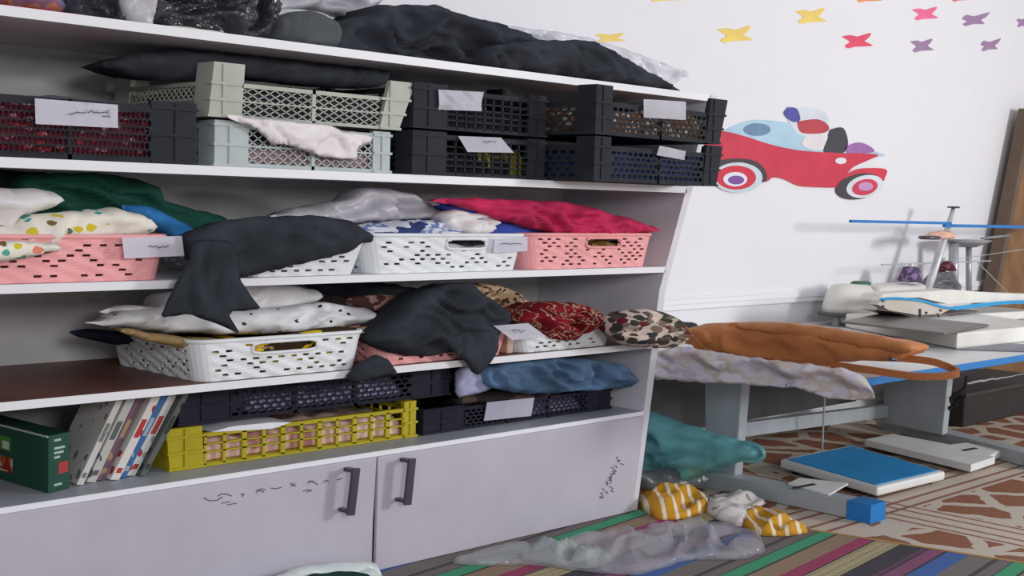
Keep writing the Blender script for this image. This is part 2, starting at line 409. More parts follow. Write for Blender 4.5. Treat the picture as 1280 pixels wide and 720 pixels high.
def panel(style, o, u, zh, th, nrm, cells, ribs=1):
    """one crate wall: o lower corner, u edge along the wall, zh height vector, nrm outward"""
    bm = B(); o, u, zh, nrm = Vector(o), Vector(u), Vector(zh), Vector(nrm)
    P = lambda a, b: o + u*a + zh*b
    H = zh.length; L = u.length
    for z0, z1 in ((0, .09), (.88, 1)): prism(bm, [P(0, z0), P(1, z0), P(1, z1), P(0, z1)], -nrm*th*1.6)
    if style == 'diamond':
        n = cells; rows = 4; d = 1.0/n; lo, hi = .09, .88; rh = (hi-lo)
        for k in range(-4, n+1):
            for sgn in (1, -1):
                a0, a1 = k*d, (k+4)*d
                if sgn < 0: a0, a1 = a1, a0
                t0, t1 = 0.0, 1.0
                for tt in (0, 1):
                    pass
                s = a1 - a0; ts = sorted(((0-a0)/s, (1-a0)/s)); t0, t1 = max(0, ts[0]), min(1, ts[1])
                if t1 - t0 > .02: bar(bm, P(a0+s*t0, lo+rh*t0) - nrm*th*.5, P(a0+s*t1, lo+rh*t1) - nrm*th*.5,   .004, H*.028, up=nrm.cross(u))
        prism(bm, [P(0, .47), P(1, .47), P(1, .51), P(0, .51)], -nrm*th)
        for k in range(1, ribs+1):
            a = k/(ribs+1); prism(bm, [P(a-.012, 0), P(a+.012, 0), P(a+.012, 1), P(a-.012, 1)], -nrm*th*1.3)
    elif style == 'grid':
        for k in range(1, cells):
            a = k/cells; prism(bm, [P(a-.008, .05), P(a+.008, .05), P(a+.008, .9), P(a-.008, .9)], -nrm*th)
        for z in (.25, .40, .55, .72): prism(bm, [P(0, z-.018), P(1, z-.018), P(1, z+.018), P(0, z+.018)], -nrm*th*.8)
    elif style == 'bars':
        for k in range(0, cells+1):
            a = k/cells; w = .011 if k % 2 == 0 else .007; prism(bm, [P(max(0, a-w), .05), P(min(1, a+w), .05), P(min(1, a+w), .92), P(max(0, a-w), .92)], -nrm*th)
        for z in (.42, .66): prism(bm, [P(0, z-.022), P(1, z-.022), P(1, z+.022), P(0, z+.022)], -nrm*th)
    elif style == 'holes':
        b2 = B(); hole_plate(b2, P(0, .09), u, zh*.79, cells, 5)
        bmesh.ops.remove_doubles(b2, verts=b2.verts, dist=1e-5); bmesh.ops.recalc_face_normals(b2, faces=b2.faces)
        bmesh.ops.solidify(b2, geom=list(b2.faces), thickness=.0045)
        me = bpy.data.meshes.new('tmp'); b2.to_mesh(me); b2.free(); bm.from_mesh(me); bpy.data.meshes.remove(me)
        for k in range(1, ribs+1):
            a = k/(ribs+1); prism(bm, [P(a-.01, 0), P(a+.01, 0), P(a+.01, 1), P(a-.01, 1)], -nrm*th*1.2)
    elif style == 'net':
        b2 = B(); hole_plate(b2, P(0, .09), u, zh*.79, cells, 6, .485, .48)
        bmesh.ops.remove_doubles(b2, verts=b2.verts, dist=1e-5); bmesh.ops.recalc_face_normals(b2, faces=b2.faces)
        bmesh.ops.solidify(b2, geom=list(b2.faces), thickness=.003)
        me = bpy.data.meshes.new('tmp'); b2.to_mesh(me); b2.free(); bm.from_mesh(me); bpy.data.meshes.remove(me)
        for k in range(1, ribs+1):
            a = k/(ribs+1); prism(bm, [P(a-.012, 0), P(a+.012, 0), P(a+.012, 1), P(a-.012, 1)], -nrm*th*1.2)
    return bm
def crate(name, label, x0, x1, y0, y1, z0, rim, post, mat, style='grid', cells=12, pw=.09, flare=(0.0, 0.0), ribs=1, group='plastic crates on the shelves', side_cells=None, pwr=None):
    """open plastic crate: base, four corner posts taller than the wall rim, four pierced walls; flare widens the top"""
    r = thing(name, label, 'crate', ((x0+x1)/2, (y0+y1)/2, z0), group)
    th = .012; H = rim - z0; pwr = pwr or pw
    link('base', bx(B(), x0+.01, x1-.01, y0+.01, y1-.01, z0, z0+.012), mat, r)
    for sx_, sy in ((0,0), (1,0), (0,1), (1,1)):
        X = (x0, x1)[sx_]; Y = (y0, y1)[sy]; dx = 1 if sx_ == 0 else -1; dy = 1 if sy == 0 else -1; p_ = pw if sx_ == 0 else pwr
        fl = flare[sx_]; k = fl*(post-z0)/H
        bm = B()
        lo = [(X, Y, z0), (X+dx*p_, Y, z0), (X+dx*p_, Y+dy*.02, z0), (X+dx*.02, Y+dy*.02, z0), (X+dx*.02, Y+dy*.10, z0), (X, Y+dy*.10, z0)]
        hi = [(x - (dx*k if i != 1 and i != 2 else dx*k*.6), y, post) for i, (x, y, z) in enumerate(lo)]
        a = [bm.verts.new(p) for p in lo]; c = [bm.verts.new(p) for p in hi]
        bm.faces.new(a); bm.faces.new(c[::-1])
        for i in range(6): bm.faces.new((a[i], c[i], c[(i+1) % 6], a[(i+1) % 6]))
        # stacking ribs and rim lip on the post
        for z in (z0+.004, z0 + H*.5, rim-.006): bx(bm, *sorted((X - dx*(.006+fl*(z-z0)/H), X+dx*p_)), *sorted((Y-dy*.006, Y+dy*.02)), z-.004, z+.005)
        bx(bm, *sorted((X+dx*p_*.45-.006, X+dx*p_*.45+.006)), *sorted((Y-dy*.005, Y+dy*.01)), z0, post-.005)
        link('corner_post', bm, mat, r)
    sc = side_cells or max(4, cells//2)
    link('wall_panel', panel(style, (x0+pw, y0, z0), (x1-x0-pw-pwr, 0, 0), (0, 0, H), th, (0, -1, 0), cells, ribs), mat, r)
    link('wall_panel', panel(style, (x0+pw, y1, z0), (x1-x0-pw-pwr, 0, 0), (0, 0, H), th, (0, 1, 0), cells, ribs), mat, r)
    link('wall_panel', panel(style, (x0, y0+.1, z0), (0, y1-y0-.2, 0), (-flare[0], 0, H), th, (-1, 0, 0), sc, 0), mat, r)
    link('wall_panel', panel(style, (x1, y0+.1, z0), (0, y1-y0-.2, 0), (flare[1], 0, H), th, (1, 0, 0), sc, 0), mat, r)
    return r
ZA, ZB, ZC, ZD = 1.476, 1.108, .766, .456
M['red_sequin'] = spots('red_sequin_cloth', (92, 22, 36), [(136, 28, 46), (92, 20, 36), (196, 130, 140), (130, 44, 58), (84, 20, 36), (180, 48, 58)], 42, .45, (1, 1, 1.6), .45)
M['brown_print'] = spots('brown_print_cloth', (150, 108, 82), [(236, 222, 212), (176, 122, 84), (226, 210, 198), (120, 90, 76)], 26, .5)
M['navy_cloth'] = fabric('navy_cloth', (60, 72, 122), .85, .2, 30, .3)
M['mauve_cloth'] = fabric('dusty_mauve_cloth', (160, 132, 134), .9, .1, 20, .4)
M['pale_pink'] = spots('pale_pink_cloth', (226, 186, 172), [(240, 214, 200), (196, 140, 130), (236, 200, 190)], 9, .5)
M['lilac_dots'] = fabric('lilac_cloth', (168, 160, 196), .85, .15)

crate('crate', 'black crate full of glittery red cloth at the left end of the shelf', -3.1, -2.245, .01, .62, ZA, 1.655, 1.672, 'black_plastic', 'net', 34, .16, (0, 0), 1)
crate('crate', 'grey lattice crate with raised corners, topmost of the pair beside the red cloth', -2.2, -1.40, .01, .64, 1.634, 1.75, 1.812, 'grey_plastic', 'diamond', 13, .125, (-.012, .05), 1, side_cells=14, pwr=.09)
crate('crate', 'pale grey lattice crate under the grey one, white cloth hanging over its front', -2.17, -1.43, .02, .62, ZA, 1.618, 1.626, 'grey_plastic2', 'diamond', 13, .13, (0, 0), 1, side_cells=14, pwr=.08)
crate('crate', 'black grid crate in the middle of the shelf, on top, with a crumpled paper label', -1.34, -.63, .0, .6, 1.648, 1.80, 1.815, 'black_plastic', 'grid', 9, .17, (0, 0), 0, pwr=.1)
crate('crate', 'black grid crate in the middle of the shelf, underneath, holding something yellow', -1.34, -.63, .0, .6, ZA, 1.63, 1.640, 'black_plastic', 'grid', 9, .17, (0, 0), 0, pwr=.1)
crate('crate', 'black crate of brown printed cloth on top at the right end, overhanging the shelf', -.585, .245, -.23, .40, 1.662, 1.795, 1.86, 'black_plastic', 'holes', 18, .10, (0, .035), 1, pwr=.10)
crate('crate', 'black crate of navy cloth underneath at the right end, overhanging the shelf', -.585, .235, -.23, .40, ZA, 1.62, 1.655, 'black_plastic', 'holes', 18, .10, (0, .03), 1, pwr=.10)
def fill(name, label, mat, x0, x1, y0, y1, z0, z1, seed, amp=.02, nx=36, ny=14):
    """heap of cloth packed in a crate: flat-sided, rumpled on top"""
    bm = B(); g = []
    W, D = x1-x0, y1-y0
    def pt(i, j, k):
        x = x0 + W*i/nx; y = y0 + D*j/ny; top = z1 - amp + amp*1.6*noise.noise((x*9, y*9, seed)) - (amp*1.2 if i in (0, nx) or j in (0, ny) else 0)
        z = z0 + (top - z0)*k
        y += .008*noise.noise((x*14, z*22, seed+4)) if j in (0, ny) else 0
        return (x, y, z)
    NZ = 6; V = {}
    def vert(i, j, k):
        if (i, j, k) not in V: V[i, j, k] = bm.verts.new(pt(i, j, k/NZ))
        return V[i, j, k]
    for i in range(nx):
        for j in range(ny):
            for k in (0, NZ): bm.faces.new((vert(i, j, k), vert(i+1, j, k), vert(i+1, j+1, k), vert(i, j+1, k)))
        for k in range(NZ):
            for j in (0, ny): bm.faces.new((vert(i, j, k), vert(i+1, j, k), vert(i+1, j, k+1), vert(i, j, k+1)))
    for j in range(ny):
        for k in range(NZ):
            for i in (0, nx): bm.faces.new((vert(i, j, k), vert(i, j+1, k), vert(i, j+1, k+1), vert(i, j, k+1)))
    return tag(link(name, bm, mat, None, True, ((x0+x1)/2, (y0+y1)/2, z0)), label, 'cloth')
fill('folded_cloth', 'glittery dark red cloth packed in the leftmost black crate', 'red_sequin', -3.06, -2.28, .041, .58, 1.49, 1.655, 1)
fill('folded_cloth', 'black cloth inside the upper grey lattice crate', 'black_cloth2', -2.1, -1.48, .045, .58, 1.65, 1.742, 15, .008)
fill('folded_cloth', 'dusty mauve cloth inside the pale grey lattice crate', 'mauve_cloth', -2.1, -1.5, .045, .5, 1.49, 1.59, 2)
fill('folded_cloth', 'brown and cream printed cloth in the upper right black crate', 'brown_print', -.55, .215, -.199, .36, 1.68, 1.79, 3)
fill('folded_cloth', 'navy blue cloth in the lower right black crate', 'navy_cloth', -.55, .205, -.199, .36, 1.49, 1.625, 4)
fill('folded_cloth', 'black cloth packed in the upper middle grid crate', 'black_cloth', -1.3, -.68, .05, .55, 1.662, 1.76, 5)
M['olive'] = blotch('black_and_yellow_cloth', [(0, (44, 44, 46)), (.58, (150, 140, 50))], 5)
fill('folded_cloth', 'black and yellow cloth packed in the lower middle grid crate', 'olive', -1.3, -.68, .05, .55, 1.49, 1.6, 6)
M['sweet_white'] = fabric('white_hanging_cloth', (236, 230, 230), .9, .03, 24, .3)
cloth('draped_cloth', 'white cloth trailing over the front of the pale grey lattice crate', 'cloth', 'sweet_white', [(284, 143), (330, 147), (380, 152), (410, 156), (428, 163), (466, 168), (464, 178), (448, 184), (446, 200), (420, 198), (398, 196), (374, 186), (352, 180), (340, 181), (332, 172), (310, 156), (286, 148)], at=-.012, tf=.012, tb=.003, rim=.03, fold=.008, freq=14, ang=-.3)
cloth('dark_cloth', 'black cloth stuffed under the top board on top of the grey lattice crate', 'cloth', 'black_cloth2', [(124, 80), (160, 68), (230, 62), (330, 66), (430, 70), (478, 78), (486, 88), (478, 108), (440, 112), (360, 104), (300, 96), (262, 100), (200, 101), (160, 94)], at=.22, tf=.05, tb=.3, zmax=1.868, rim=.06, fold=.01)
M['charcoal'] = fabric('charcoal_cloth', (86, 86, 92), .9, .1)
cloth('dark_cloth', 'charcoal grey cloth lying over the red cloth behind the leftmost label', 'cloth', 'charcoal', [(-60, 128), (20, 126), (44, 118), (120, 124), (170, 132), (212, 148), (210, 160), (-60, 156)], at=.12, tf=.05, tb=.3, zmin=1.655, rim=.05, fold=.008)
card([(43, 123), (148, 131), (148, 160), (44, 155)], -.008, 'large handwritten paper label on the leftmost black crate of red cloth', [[(86, 143), (92, 142), (96, 140), (101, 141), (108, 141)], [(110, 141), (114, 138), (118, 141), (122, 140), (126, 141), (132, 140), (137, 142)], [(128, 145), (136, 145), (138, 147)], [(133, 139), (137, 138)]])
card([(548, 112), (604, 115), (600, 139), (549, 137)], -.012, 'crumpled blank paper label on the upper middle black crate', None, seed=3, curl=True)
card([(572, 170), (627, 172), (643, 191), (584, 190)], -.004, 'slanted paper label propped on the lower middle black crate', scribble(604, 177, 16, 2, 3), dy=.03)
card([(804, 124), (858, 127), (858, 150), (804, 147)], -.245, 'paper label on the upper right black crate of brown cloth', None)
card([(824, 182), (858, 189), (856, 200), (820, 194)], -.245, 'small tilted paper label on the lower right black crate of navy cloth', None)

# ------------------------------------------------------------------ top of the unit
ZT = 1.906
M['printed'] = blotch('multicoloured_print', [(0, (70, 80, 130)), (.4, (170, 90, 90)), (.5, (190, 120, 90)), (.58, (140, 100, 120)), (.66, (90, 110, 150))], 9, (1, 1, .6))
M['red_cloth'] = fabric('red_cloth', (150, 52, 66))
cloth('printed_bag', 'multicoloured printed bag at the left end on top of the unit', 'bag', 'printed', [(-70, -50), (60, -50), (78, -10), (82, 24), (-70, 12)], at=.12, tf=.05, tb=.3, zmin=ZT+.012)
cloth('folded_cloth', 'thin red cloth lying along the front edge on top of the unit', 'cloth', 'red_cloth', [(-60, 2), (40, 9), (90, 17), (150, 27), (150, 36), (-60, 20)], at=.03, tf=.01, tb=.03, zmin=ZT, rim=.01, fold=.002)
cloth('plastic_bag', 'glossy black plastic bag beside the multicoloured bag on top of the unit', 'bag', 'gloss_black', [(66, -40), (150, -40), (158, 10), (160, 40), (80, 30), (62, 6)], at=.14, tf=.05, tb=.25, zmin=ZT, fold=.03, freq=12)
M['offwhite'] = plain('off_white_film', (206, 203, 208), .35, 0, .5, .06, 12, .4, .02)
cloth('plastic_bag', 'upright white plastic bag between two glossy black bags on top of the unit', 'bag', 'offwhite', [(150, -40), (196, -40), (194, 10), (190, 45), (162, 40), (152, 10)], at=.13, tf=.06, tb=.2, zmin=ZT, ang=1.5)
cloth('plastic_bag', 'large shiny black plastic bag with bright glints on top of the unit', 'bag', 'gloss_black', [(192, -40), (330, -40), (346, 0), (342, 30), (330, 60), (190, 50)], at=.12, tf=.07, tb=.3, zmin=ZT, fold=.035, freq=13)
M['tan_paper'] = plain('tan_paper', (206, 196, 186), .7)
cloth('paper_sheet', 'thin curled sheet of paper under the shiny black bag on top of the unit', 'paper', 'tan_paper', [(196, 33), (230, 34), (262, 37), (290, 44), (320, 53), (260, 52), (200, 44)], at=.02, tf=.006, tb=.02, zmin=ZT, rim=.01, fold=.001)
cloth('plastic_bag', 'pale grey plastic bag behind the dark bundle on top of the unit', 'bag', 'grey_film', [(290, -30), (520, -30), (470, 6), (452, 26), (420, 16), (370, 10), (330, 14), (296, 6)], at=.34, tf=.04, tb=.2, zmin=ZT, fold=.02)
M['slate'] = fabric('slate_cloth', (86, 90, 92))
cloth('fabric_bundle', 'dark slate cloth bundle right of the shiny black bag on top of the unit', 'cloth', 'slate', [(340, 22), (362, 13), (400, 15), (418, 24), (424, 40), (420, 62), (338, 62)], at=.1, tf=.06, tb=.2, zmin=ZT, fold=.008, ang=1.4)
cloth('fabric_heap', 'tall heap of black cloth on top of the unit, middle', 'cloth', 'black_cloth2', [(404, 50), (416, 36), (440, 22), (464, 20), (466, 6), (520, 5), (548, 6), (562, 14), (590, 22), (618, 27), (640, 36), (656, 40), (658, 48), (690, 52), (700, 70), (690, 105), (560, 90), (404, 66)], at=.16, tf=.09, tb=.35, zmin=ZT, fold=.03, freq=8, ang=-.25)
cloth('fabric_heap', 'low spread of black cloth at the right end on top of the unit', 'cloth', 'black_cloth2', [(610, 56), (680, 50), (740, 50), (760, 60), (790, 78), (806, 88), (836, 104), (852, 114), (846, 122), (800, 118), (690, 104), (600, 92)], at=.03, tf=.05, tb=.3, zmin=ZT, rim=.05, fold=.014, freq=10, ang=-.4)
cloth('plastic_bag', 'white plastic bag behind the black cloth at the right end on top of the unit', 'bag', 'white_film', [(620, 28), (640, 33), (690, 38), (735, 47), (780, 60), (820, 76), (866, 92), (846, 102), (838, 110), (800, 104), (740, 80), (660, 70), (620, 60)], at=.30, tf=.03, tb=.15, zmin=ZT+.002, rim=.06, fold=.02, ang=-.4)

# ------------------------------------------------------------------ baskets
def basket(label, x0, x1, y0, y1, z0, z1, mat, flare=.045, slot=(.5, .13), seed=1, rad=.06, holes=True):
    """woven-look plastic basket: pierced flaring wall, rolled rim, oval grip hole in the front"""
    W, D, H = x1-x0, y1-y0, z1-z0
    def ringpts(k):
        e = flare*k; a0, a1, b0, b1 = x0-e, x1+e, y0-e*.25, y1+e*.25; r = rad; pts = []
        n = max(6, int((W-2*r)/.024)); mm = max(5, int((D-2*r)/.024)); na = 5
        for i in range(n): pts.append((a0+r+(a1-a0-2*r)*i/n, b0, 'f'))
        for i in range(na): t = -PI/2 + PI/2*i/na; pts.append((a1-r+r*math.cos(t), b0+r+r*math.sin(t), 'c'))
        for i in range(mm): pts.append((a1, b0+r+(b1-b0-2*r)*i/mm, 's'))
        for i in range(na): t = PI/2*i/na; pts.append((a1-r+r*math.cos(t), b1-r+r*math.sin(t), 'c'))
        for i in range(n): pts.append((a1-r-(a1-a0-2*r)*i/n, b1, 'b'))
        for i in range(na): t = PI/2 + PI/2*i/na; pts.append((a0+r+r*math.cos(t), b1-r+r*math.sin(t), 'c'))
        for i in range(mm): pts.append((a0, b1-r-(b1-b0-2*r)*i/mm, 's'))
        for i in range(na): t = PI + PI/2*i/na; pts.append((a0+r+r*math.cos(t), b0+r+r*math.sin(t), 'c'))
        return pts
    R = max(10, int(H/.0075)); rows = [ringpts(j/R) for j in range(R+1)]; n = len(rows[0]); rnd = random.Random(seed)
    bm = B(); V = [[bm.verts.new((p[0] + (.0022*math.sin(i*PI*.5 + j*1.3) if p[2] == 's' else 0), p[1] + (.0022*math.sin(i*PI*.5 + j*1.3) if p[2] in 'fb' else 0), z0 + H*j/R)) for i, p in enumerate(rows[j])] for j in range(R+1)]
    fs = []
    cx = (x0 + x1)/2 - (.5-slot[0])*W
    for j in range(R):
        for i in range(n):
            k = rows[j][i][2]; q = (i+1) % n
            if holes and k in 'fsb' and 1 < j < R-2 and j % 2 == 0 and (i + (j//2)) % 2 == 0 and rnd.random() < .52: continue
            if k == 'f' and slot[1] > 0:
                xm = (rows[j][i][0] + rows[j][q][0])/2; zz = (j+.5)/R
                if ((xm-cx)/slot[1])**4 + ((zz-.76)/.13)**4 < 1: continue
            fs.append(bm.faces.new((V[j][i], V[j][q], V[j+1][q], V[j+1][i])))
    bot = bm.faces.new([V[0][i] for i in reversed(range(n))])
    bmesh.ops.recalc_face_normals(bm, faces=bm.faces); bmesh.ops.solidify(bm, geom=list(bm.faces), thickness=.006)
    o = link('storage_basket', bm, mat, None, False, ((x0+x1)/2, (y0+y1)/2, z0)); tag(o, label, 'basket', 'woven plastic baskets')
    rim = B(); tube(rim, [(p[0], p[1], z1) for p in rows[-1]], .008, 6, True); link('rim', rim, mat, o, True)
    if slot[1] > 0:
        g = B(); yy = y0 - flare*.25*.76 - .002; zz = z0 + H*.76
        tube(g, [(cx + slot[1]*1.03*max(-1, min(1, 1.18*math.cos(t))), yy, zz + H*.14*max(-1, min(1, 1.3*math.sin(t)))) for t in (2*PI*k/28 for k in range(28))], .006, 6, True)
        link('grip_rim', g, mat, o, True)
    return o
basket('pink woven basket at the left end of the shelf, floral cloth heaped in it', -3.1, -2.35, .03, .6, ZB, 1.245, 'pink_basket', .03, (.5, 0), 3)
basket('white woven basket half covered by black cloth, left of the two white ones above', -2.03, -1.57, .02, .6, ZB, 1.238, 'white_basket', .05, (.5, 0), 4)
basket('white woven basket with a grip hole and paper label, beside the pink basket', -1.5, -.74, .02, .6, ZB, 1.25, 'white_basket', .04, (.60, .10), 5)
basket('pink woven basket with crimson cloth at the right end of the shelf', -.66, .1, .03, .6, ZB, 1.252, 'pink_basket', .035, (.58, .11), 6)
basket('large white woven basket on the brown shelf, dotted white cloth heaped in it', -2.21, -1.555, .02, .60, ZC, .90, 'white_basket', .03, (.50, .13), 7)
basket('pink woven basket mostly hidden under black cloth on the brown shelf', -1.44, -.80, .03, .6, ZC, .855, 'pink_basket', .03, (.5, 0), 8)
basket('small white woven basket under the red scarf near the right end', -.70, -.14, .03, .6, ZC, .845, 'white_basket', .03, (.5, 0), 9)

# cloth on the basket shelf (second from the crates)
M['floral'] = spots('floral_cloth', (238, 234, 220), [(70, 160, 168), (214, 196, 60), (130, 104, 60), (90, 170, 150), (232, 140, 120), (96, 120, 110)], 21, .42, (1, 1, 1.6), .9, .62)
M['dgreen'] = fabric('dark_green_cloth', (30, 76, 64), .85, .15)
M['teal_black'] = fabric('teal_black_cloth', (54, 62, 66), .85, .1)
M['blue'] = fabric('bright_blue_cloth', (58, 128, 190), .8, .15)
M['royal'] = fabric('royal_blue_cloth', (62, 84, 172), .85, .08)
M['crimson'] = fabric('crimson_cloth', (190, 46, 88), .75, .12)
M['bluewhite'] = blotch('blue_and_white_cloth', [(0, (58, 70, 120)), (.44, (226, 228, 238)), (.52, (120, 140, 190)), (.57, (232, 232, 240))], 6, (1, 1, 2.5))
cloth('dark_cloth', 'dark teal-black cloth hanging at the far left below the crate shelf', 'cloth', 'teal_black', [(-60, 205), (30, 207), (60, 214), (62, 232), (20, 236), (-60, 240)], at=.42, tf=.04, tb=.2, zmax=1.44)
cloth('green_cloth', 'dark green cloth rising behind the floral heap at the left', 'cloth', 'dgreen', [(20, 216), (90, 210), (140, 216), (200, 232), (202, 250), (240, 262), (278, 268), (292, 284), (262, 300), (200, 280), (120, 268), (60, 276), (10, 262)], at=.33, tf=.06, tb=.2, fold=.02, ang=-.3, zmin=1.12, zmax=1.44)
cloth('white_cloth_pile', 'white cloth bundle on the floral heap at the far left', 'cloth', 'white_cloth', [(-60, 236), (40, 236), (66, 240), (80, 250), (68, 258), (44, 264), (20, 276), (12, 300), (-60, 300)], at=.14, tf=.08, tb=.16, fold=.018)
cloth('floral_cloth', 'white floral cloth with teal and yellow print in the left pink basket', 'cloth', 'floral', [(-60, 278), (14, 280), (30, 270), (90, 264), (140, 258), (180, 268), (192, 282), (180, 296), (120, 300), (80, 312), (40, 322), (-60, 332)], at=.12, tf=.1, tb=.14, zmin=1.13, rim=.07, fold=.02, ang=.3)
cloth('floral_cloth', 'folded floral cloth edge spilling over the front of the left pink basket', 'cloth', 'floral', [(-60, 304), (20, 300), (70, 304), (78, 312), (40, 322), (10, 326), (-60, 334)], at=-.012, tf=.02, tb=.012, rim=.02, fold=.006, ang=.3)
cloth('blue_cloth', 'bright blue cloth tucked beside the floral heap', 'cloth', 'blue', [(148, 257), (180, 256), (210, 268), (240, 284), (252, 295), (220, 298), (196, 290), (170, 276)], at=.2, tf=.06, tb=.12, zmin=1.13, fold=.02, freq=12, ang=-.4)
card([(152, 297), (228, 295), (231, 320), (155, 323)], -.012, 'handwritten paper label on the left pink basket', [[(186, 308), (189, 307), (192, 309), (196, 307), (199, 310), (203, 308), (207, 309), (211, 307)]])
cloth('black_cloth', 'wide black cloth spread over the left white basket', 'cloth', 'black_cloth', [(236, 292), (280, 274), (330, 270), (400, 270), (440, 276), (466, 292), (466, 302), (450, 306), (440, 314), (400, 324), (340, 338), (300, 348), (262, 346), (240, 322)], at=-.03, tf=.05, tb=.16, rim=.1, fold=.012, ang=.25, zmin=1.112)
cloth('black_cloth', 'black cloth corner hanging down from the basket over the white dotted heap', 'cloth', 'black_cloth', [(240, 300), (290, 300), (300, 330), (300, 350), (314, 370), (328, 387), (284, 389), (302, 418), (270, 404), (236, 393), (198, 398), (212, 370), (236, 326)], at=-.085, tf=.012, tb=.008, rim=.05, fold=.010, ang=1.3)
cloth('plastic_bag', 'grey plastic bag bulging over the left white basket', 'bag', 'grey_film', [(330, 272), (380, 258), (440, 248), (452, 233), (490, 237), (520, 244), (548, 262), (552, 274), (500, 276), (450, 280), (400, 284)], at=.24, tf=.07, tb=.2, zmin=1.13, fold=.02, ang=-.4)
cloth('striped_cloth', 'blue and white printed cloth in the middle white basket', 'cloth', 'bluewhite', [(430, 286), (450, 280), (500, 274), (560, 276), (616, 286), (612, 300), (470, 302), (430, 300)], at=.14, tf=.07, tb=.2, zmin=1.14, rim=.05, fold=.02, ang=.1, freq=13)
cloth('white_cloth_pile', 'crumpled white cloth at the right of the middle white basket', 'cloth', 'white_cloth', [(552, 266), (570, 262), (600, 266), (622, 272), (612, 292), (580, 298), (560, 284)], at=.1, tf=.06, tb=.14, zmin=1.14, rim=.06, fold=.02, freq=12)
cloth('blue_cloth', 'royal blue cloth between the white and pink baskets', 'cloth', 'royal', [(540, 252), (580, 256), (620, 270), (672, 280), (690, 284), (672, 298), (606, 302), (600, 280)], at=.13, tf=.05, tb=.18, zmin=1.14, rim=.05, fold=.008)
cloth('crimson_cloth', 'crimson pink cloth heaped over the right pink basket', 'cloth', 'crimson', [(536, 252), (560, 247), (620, 249), (700, 252), (735, 258), (775, 270), (812, 281), (828, 288), (800, 293), (740, 294), (700, 293), (664, 286), (620, 272), (580, 258)], at=.045, tf=.05, tb=.25, rim=.06, fold=.016, freq=16, ang=-.22)
M['beige'] = spots('beige_print_cloth', (190, 180, 160), [(150, 130, 70), (120, 100, 80)], 20, .35)
cloth('beige_cloth', 'beige cloth edge below the crimson cloth in the right pink basket', 'cloth', 'beige', [(656, 292), (690, 288), (740, 292), (800, 296), (800, 304), (660, 304)], at=.11, tf=.03, tb=.12, zmin=1.14, rim=.03, fold=.006)
fill('folded_cloth', 'mustard and brown cloth filling the right pink basket', spots('mustard_cloth', (110, 84, 40), [(170, 140, 50), (80, 60, 40), (196, 170, 110)], 16, .5), -.63, .08, .06, .55, 1.12, 1.235, 7)
fill('folded_cloth', 'grey and white cloth filling the middle white basket', blotch('grey_white_cloth', [(0, (90, 88, 98)), (.5, (210, 210, 214))], 8), -1.46, -.78, .06, .55, 1.12, 1.225, 8)
card([(618, 298), (660, 296), (660, 314), (616, 316)], -.006, 'small paper label on the middle white basket beside its grip hole', [[(626, 305), (632, 304), (638, 305), (646, 304), (652, 305)]], group='handwritten paper labels')

# cloth on the brown shelf
M['dots'] = spots('dotted_white_cloth', (234, 234, 236), [(50, 56, 64)], 17, .17, (1, 1, 1.6))
M['yellowblack'] = blotch('yellow_and_black_cloth', [(0, (58, 44, 30)), (.5, (232, 196, 30))], 11, (1, 1, 1.6), 1.0)
M['tan'] = fabric('tan_cloth', (164, 138, 98))
M['navy_dark'] = fabric('dark_navy_cloth', (36, 38, 54))
cloth('dotted_cloth', 'white cloth with small dark dots heaped in the large white basket', 'cloth', 'dots', [(100, 404), (130, 402), (152, 390), (196, 384), (230, 388), (284, 388), (330, 386), (400, 378), (452, 384), (478, 394), (484, 400), (456, 406), (400, 413), (340, 418), (280, 418), (200, 416), (140, 408)], at=.2, tf=.08, tb=.2, zmin=.80, rim=.1, fold=.02, freq=9, ang=.12)
cloth('white_cloth_pile', 'dim white cloth at the back behind the dotted heap', 'cloth', 'white_cloth', [(120, 392), (150, 380), (190, 384), (200, 366), (270, 360), (300, 354), (360, 356), (398, 362), (400, 376), (360, 386), (300, 390), (200, 396)], at=.34, tf=.06, tb=.16, zmin=.8, zmax=1.075, fold=.015)
cloth('tan_cloth', 'tan cloth band along the rim of the large white basket', 'cloth', 'tan', [(150, 414), (160, 411), (170, 412), (220, 420), (280, 424), (340, 428), (420, 412), (478, 406), (480, 410), (420, 424), (340, 440), (250, 440), (180, 426), (160, 420)], at=.10, tf=.06, tb=.2, zmin=.82, rim=.04, fold=.004)
cloth('navy_cloth', 'dark navy cloth poking out at the back left of the large white basket', 'cloth', 'navy_dark', [(84, 414), (110, 410), (150, 414), (190, 424), (180, 430), (140, 430), (100, 422)], at=.46, tf=.05, tb=.06, zmin=.82, rim=.05, fold=.004)
cloth('yellow_cloth', 'yellow and black patterned cloth along the rim of the large white basket', 'cloth', 'yellowblack', [(285, 432), (312, 424), (360, 419), (420, 408), (452, 410), (450, 424), (400, 436), (340, 444), (296, 444)], at=.07, tf=.03, tb=.1, zmin=.8, rim=.03, fold=.006)
fill('folded_cloth', 'yellow and black cloth filling the large white basket behind its grip hole', 'yellowblack', -2.15, -1.62, .052, .55, .78, .885, 9, .01)
M['pinkbrown'] = blotch('pink_brown_print', [(0, (90, 62, 58)), (.45, (180, 140, 130)), (.55, (220, 206, 176))], 10)
cloth('printed_cloth', 'pink and brown printed cloth showing between the dotted and black heaps', 'cloth', 'pinkbrown', [(430, 374), (470, 368), (520, 372), (500, 386), (470, 392), (440, 384)], at=.28, tf=.05, tb=.14, zmin=.8)
cloth('black_cloth', 'black cloth lying at the back above the pink printed cloth', 'cloth', 'black_cloth', [(380, 354), (440, 350), (500, 356), (530, 362), (520, 372), (440, 374), (400, 366)], at=.42, tf=.04, tb=.14, zmin=.8, zmax=1.076)
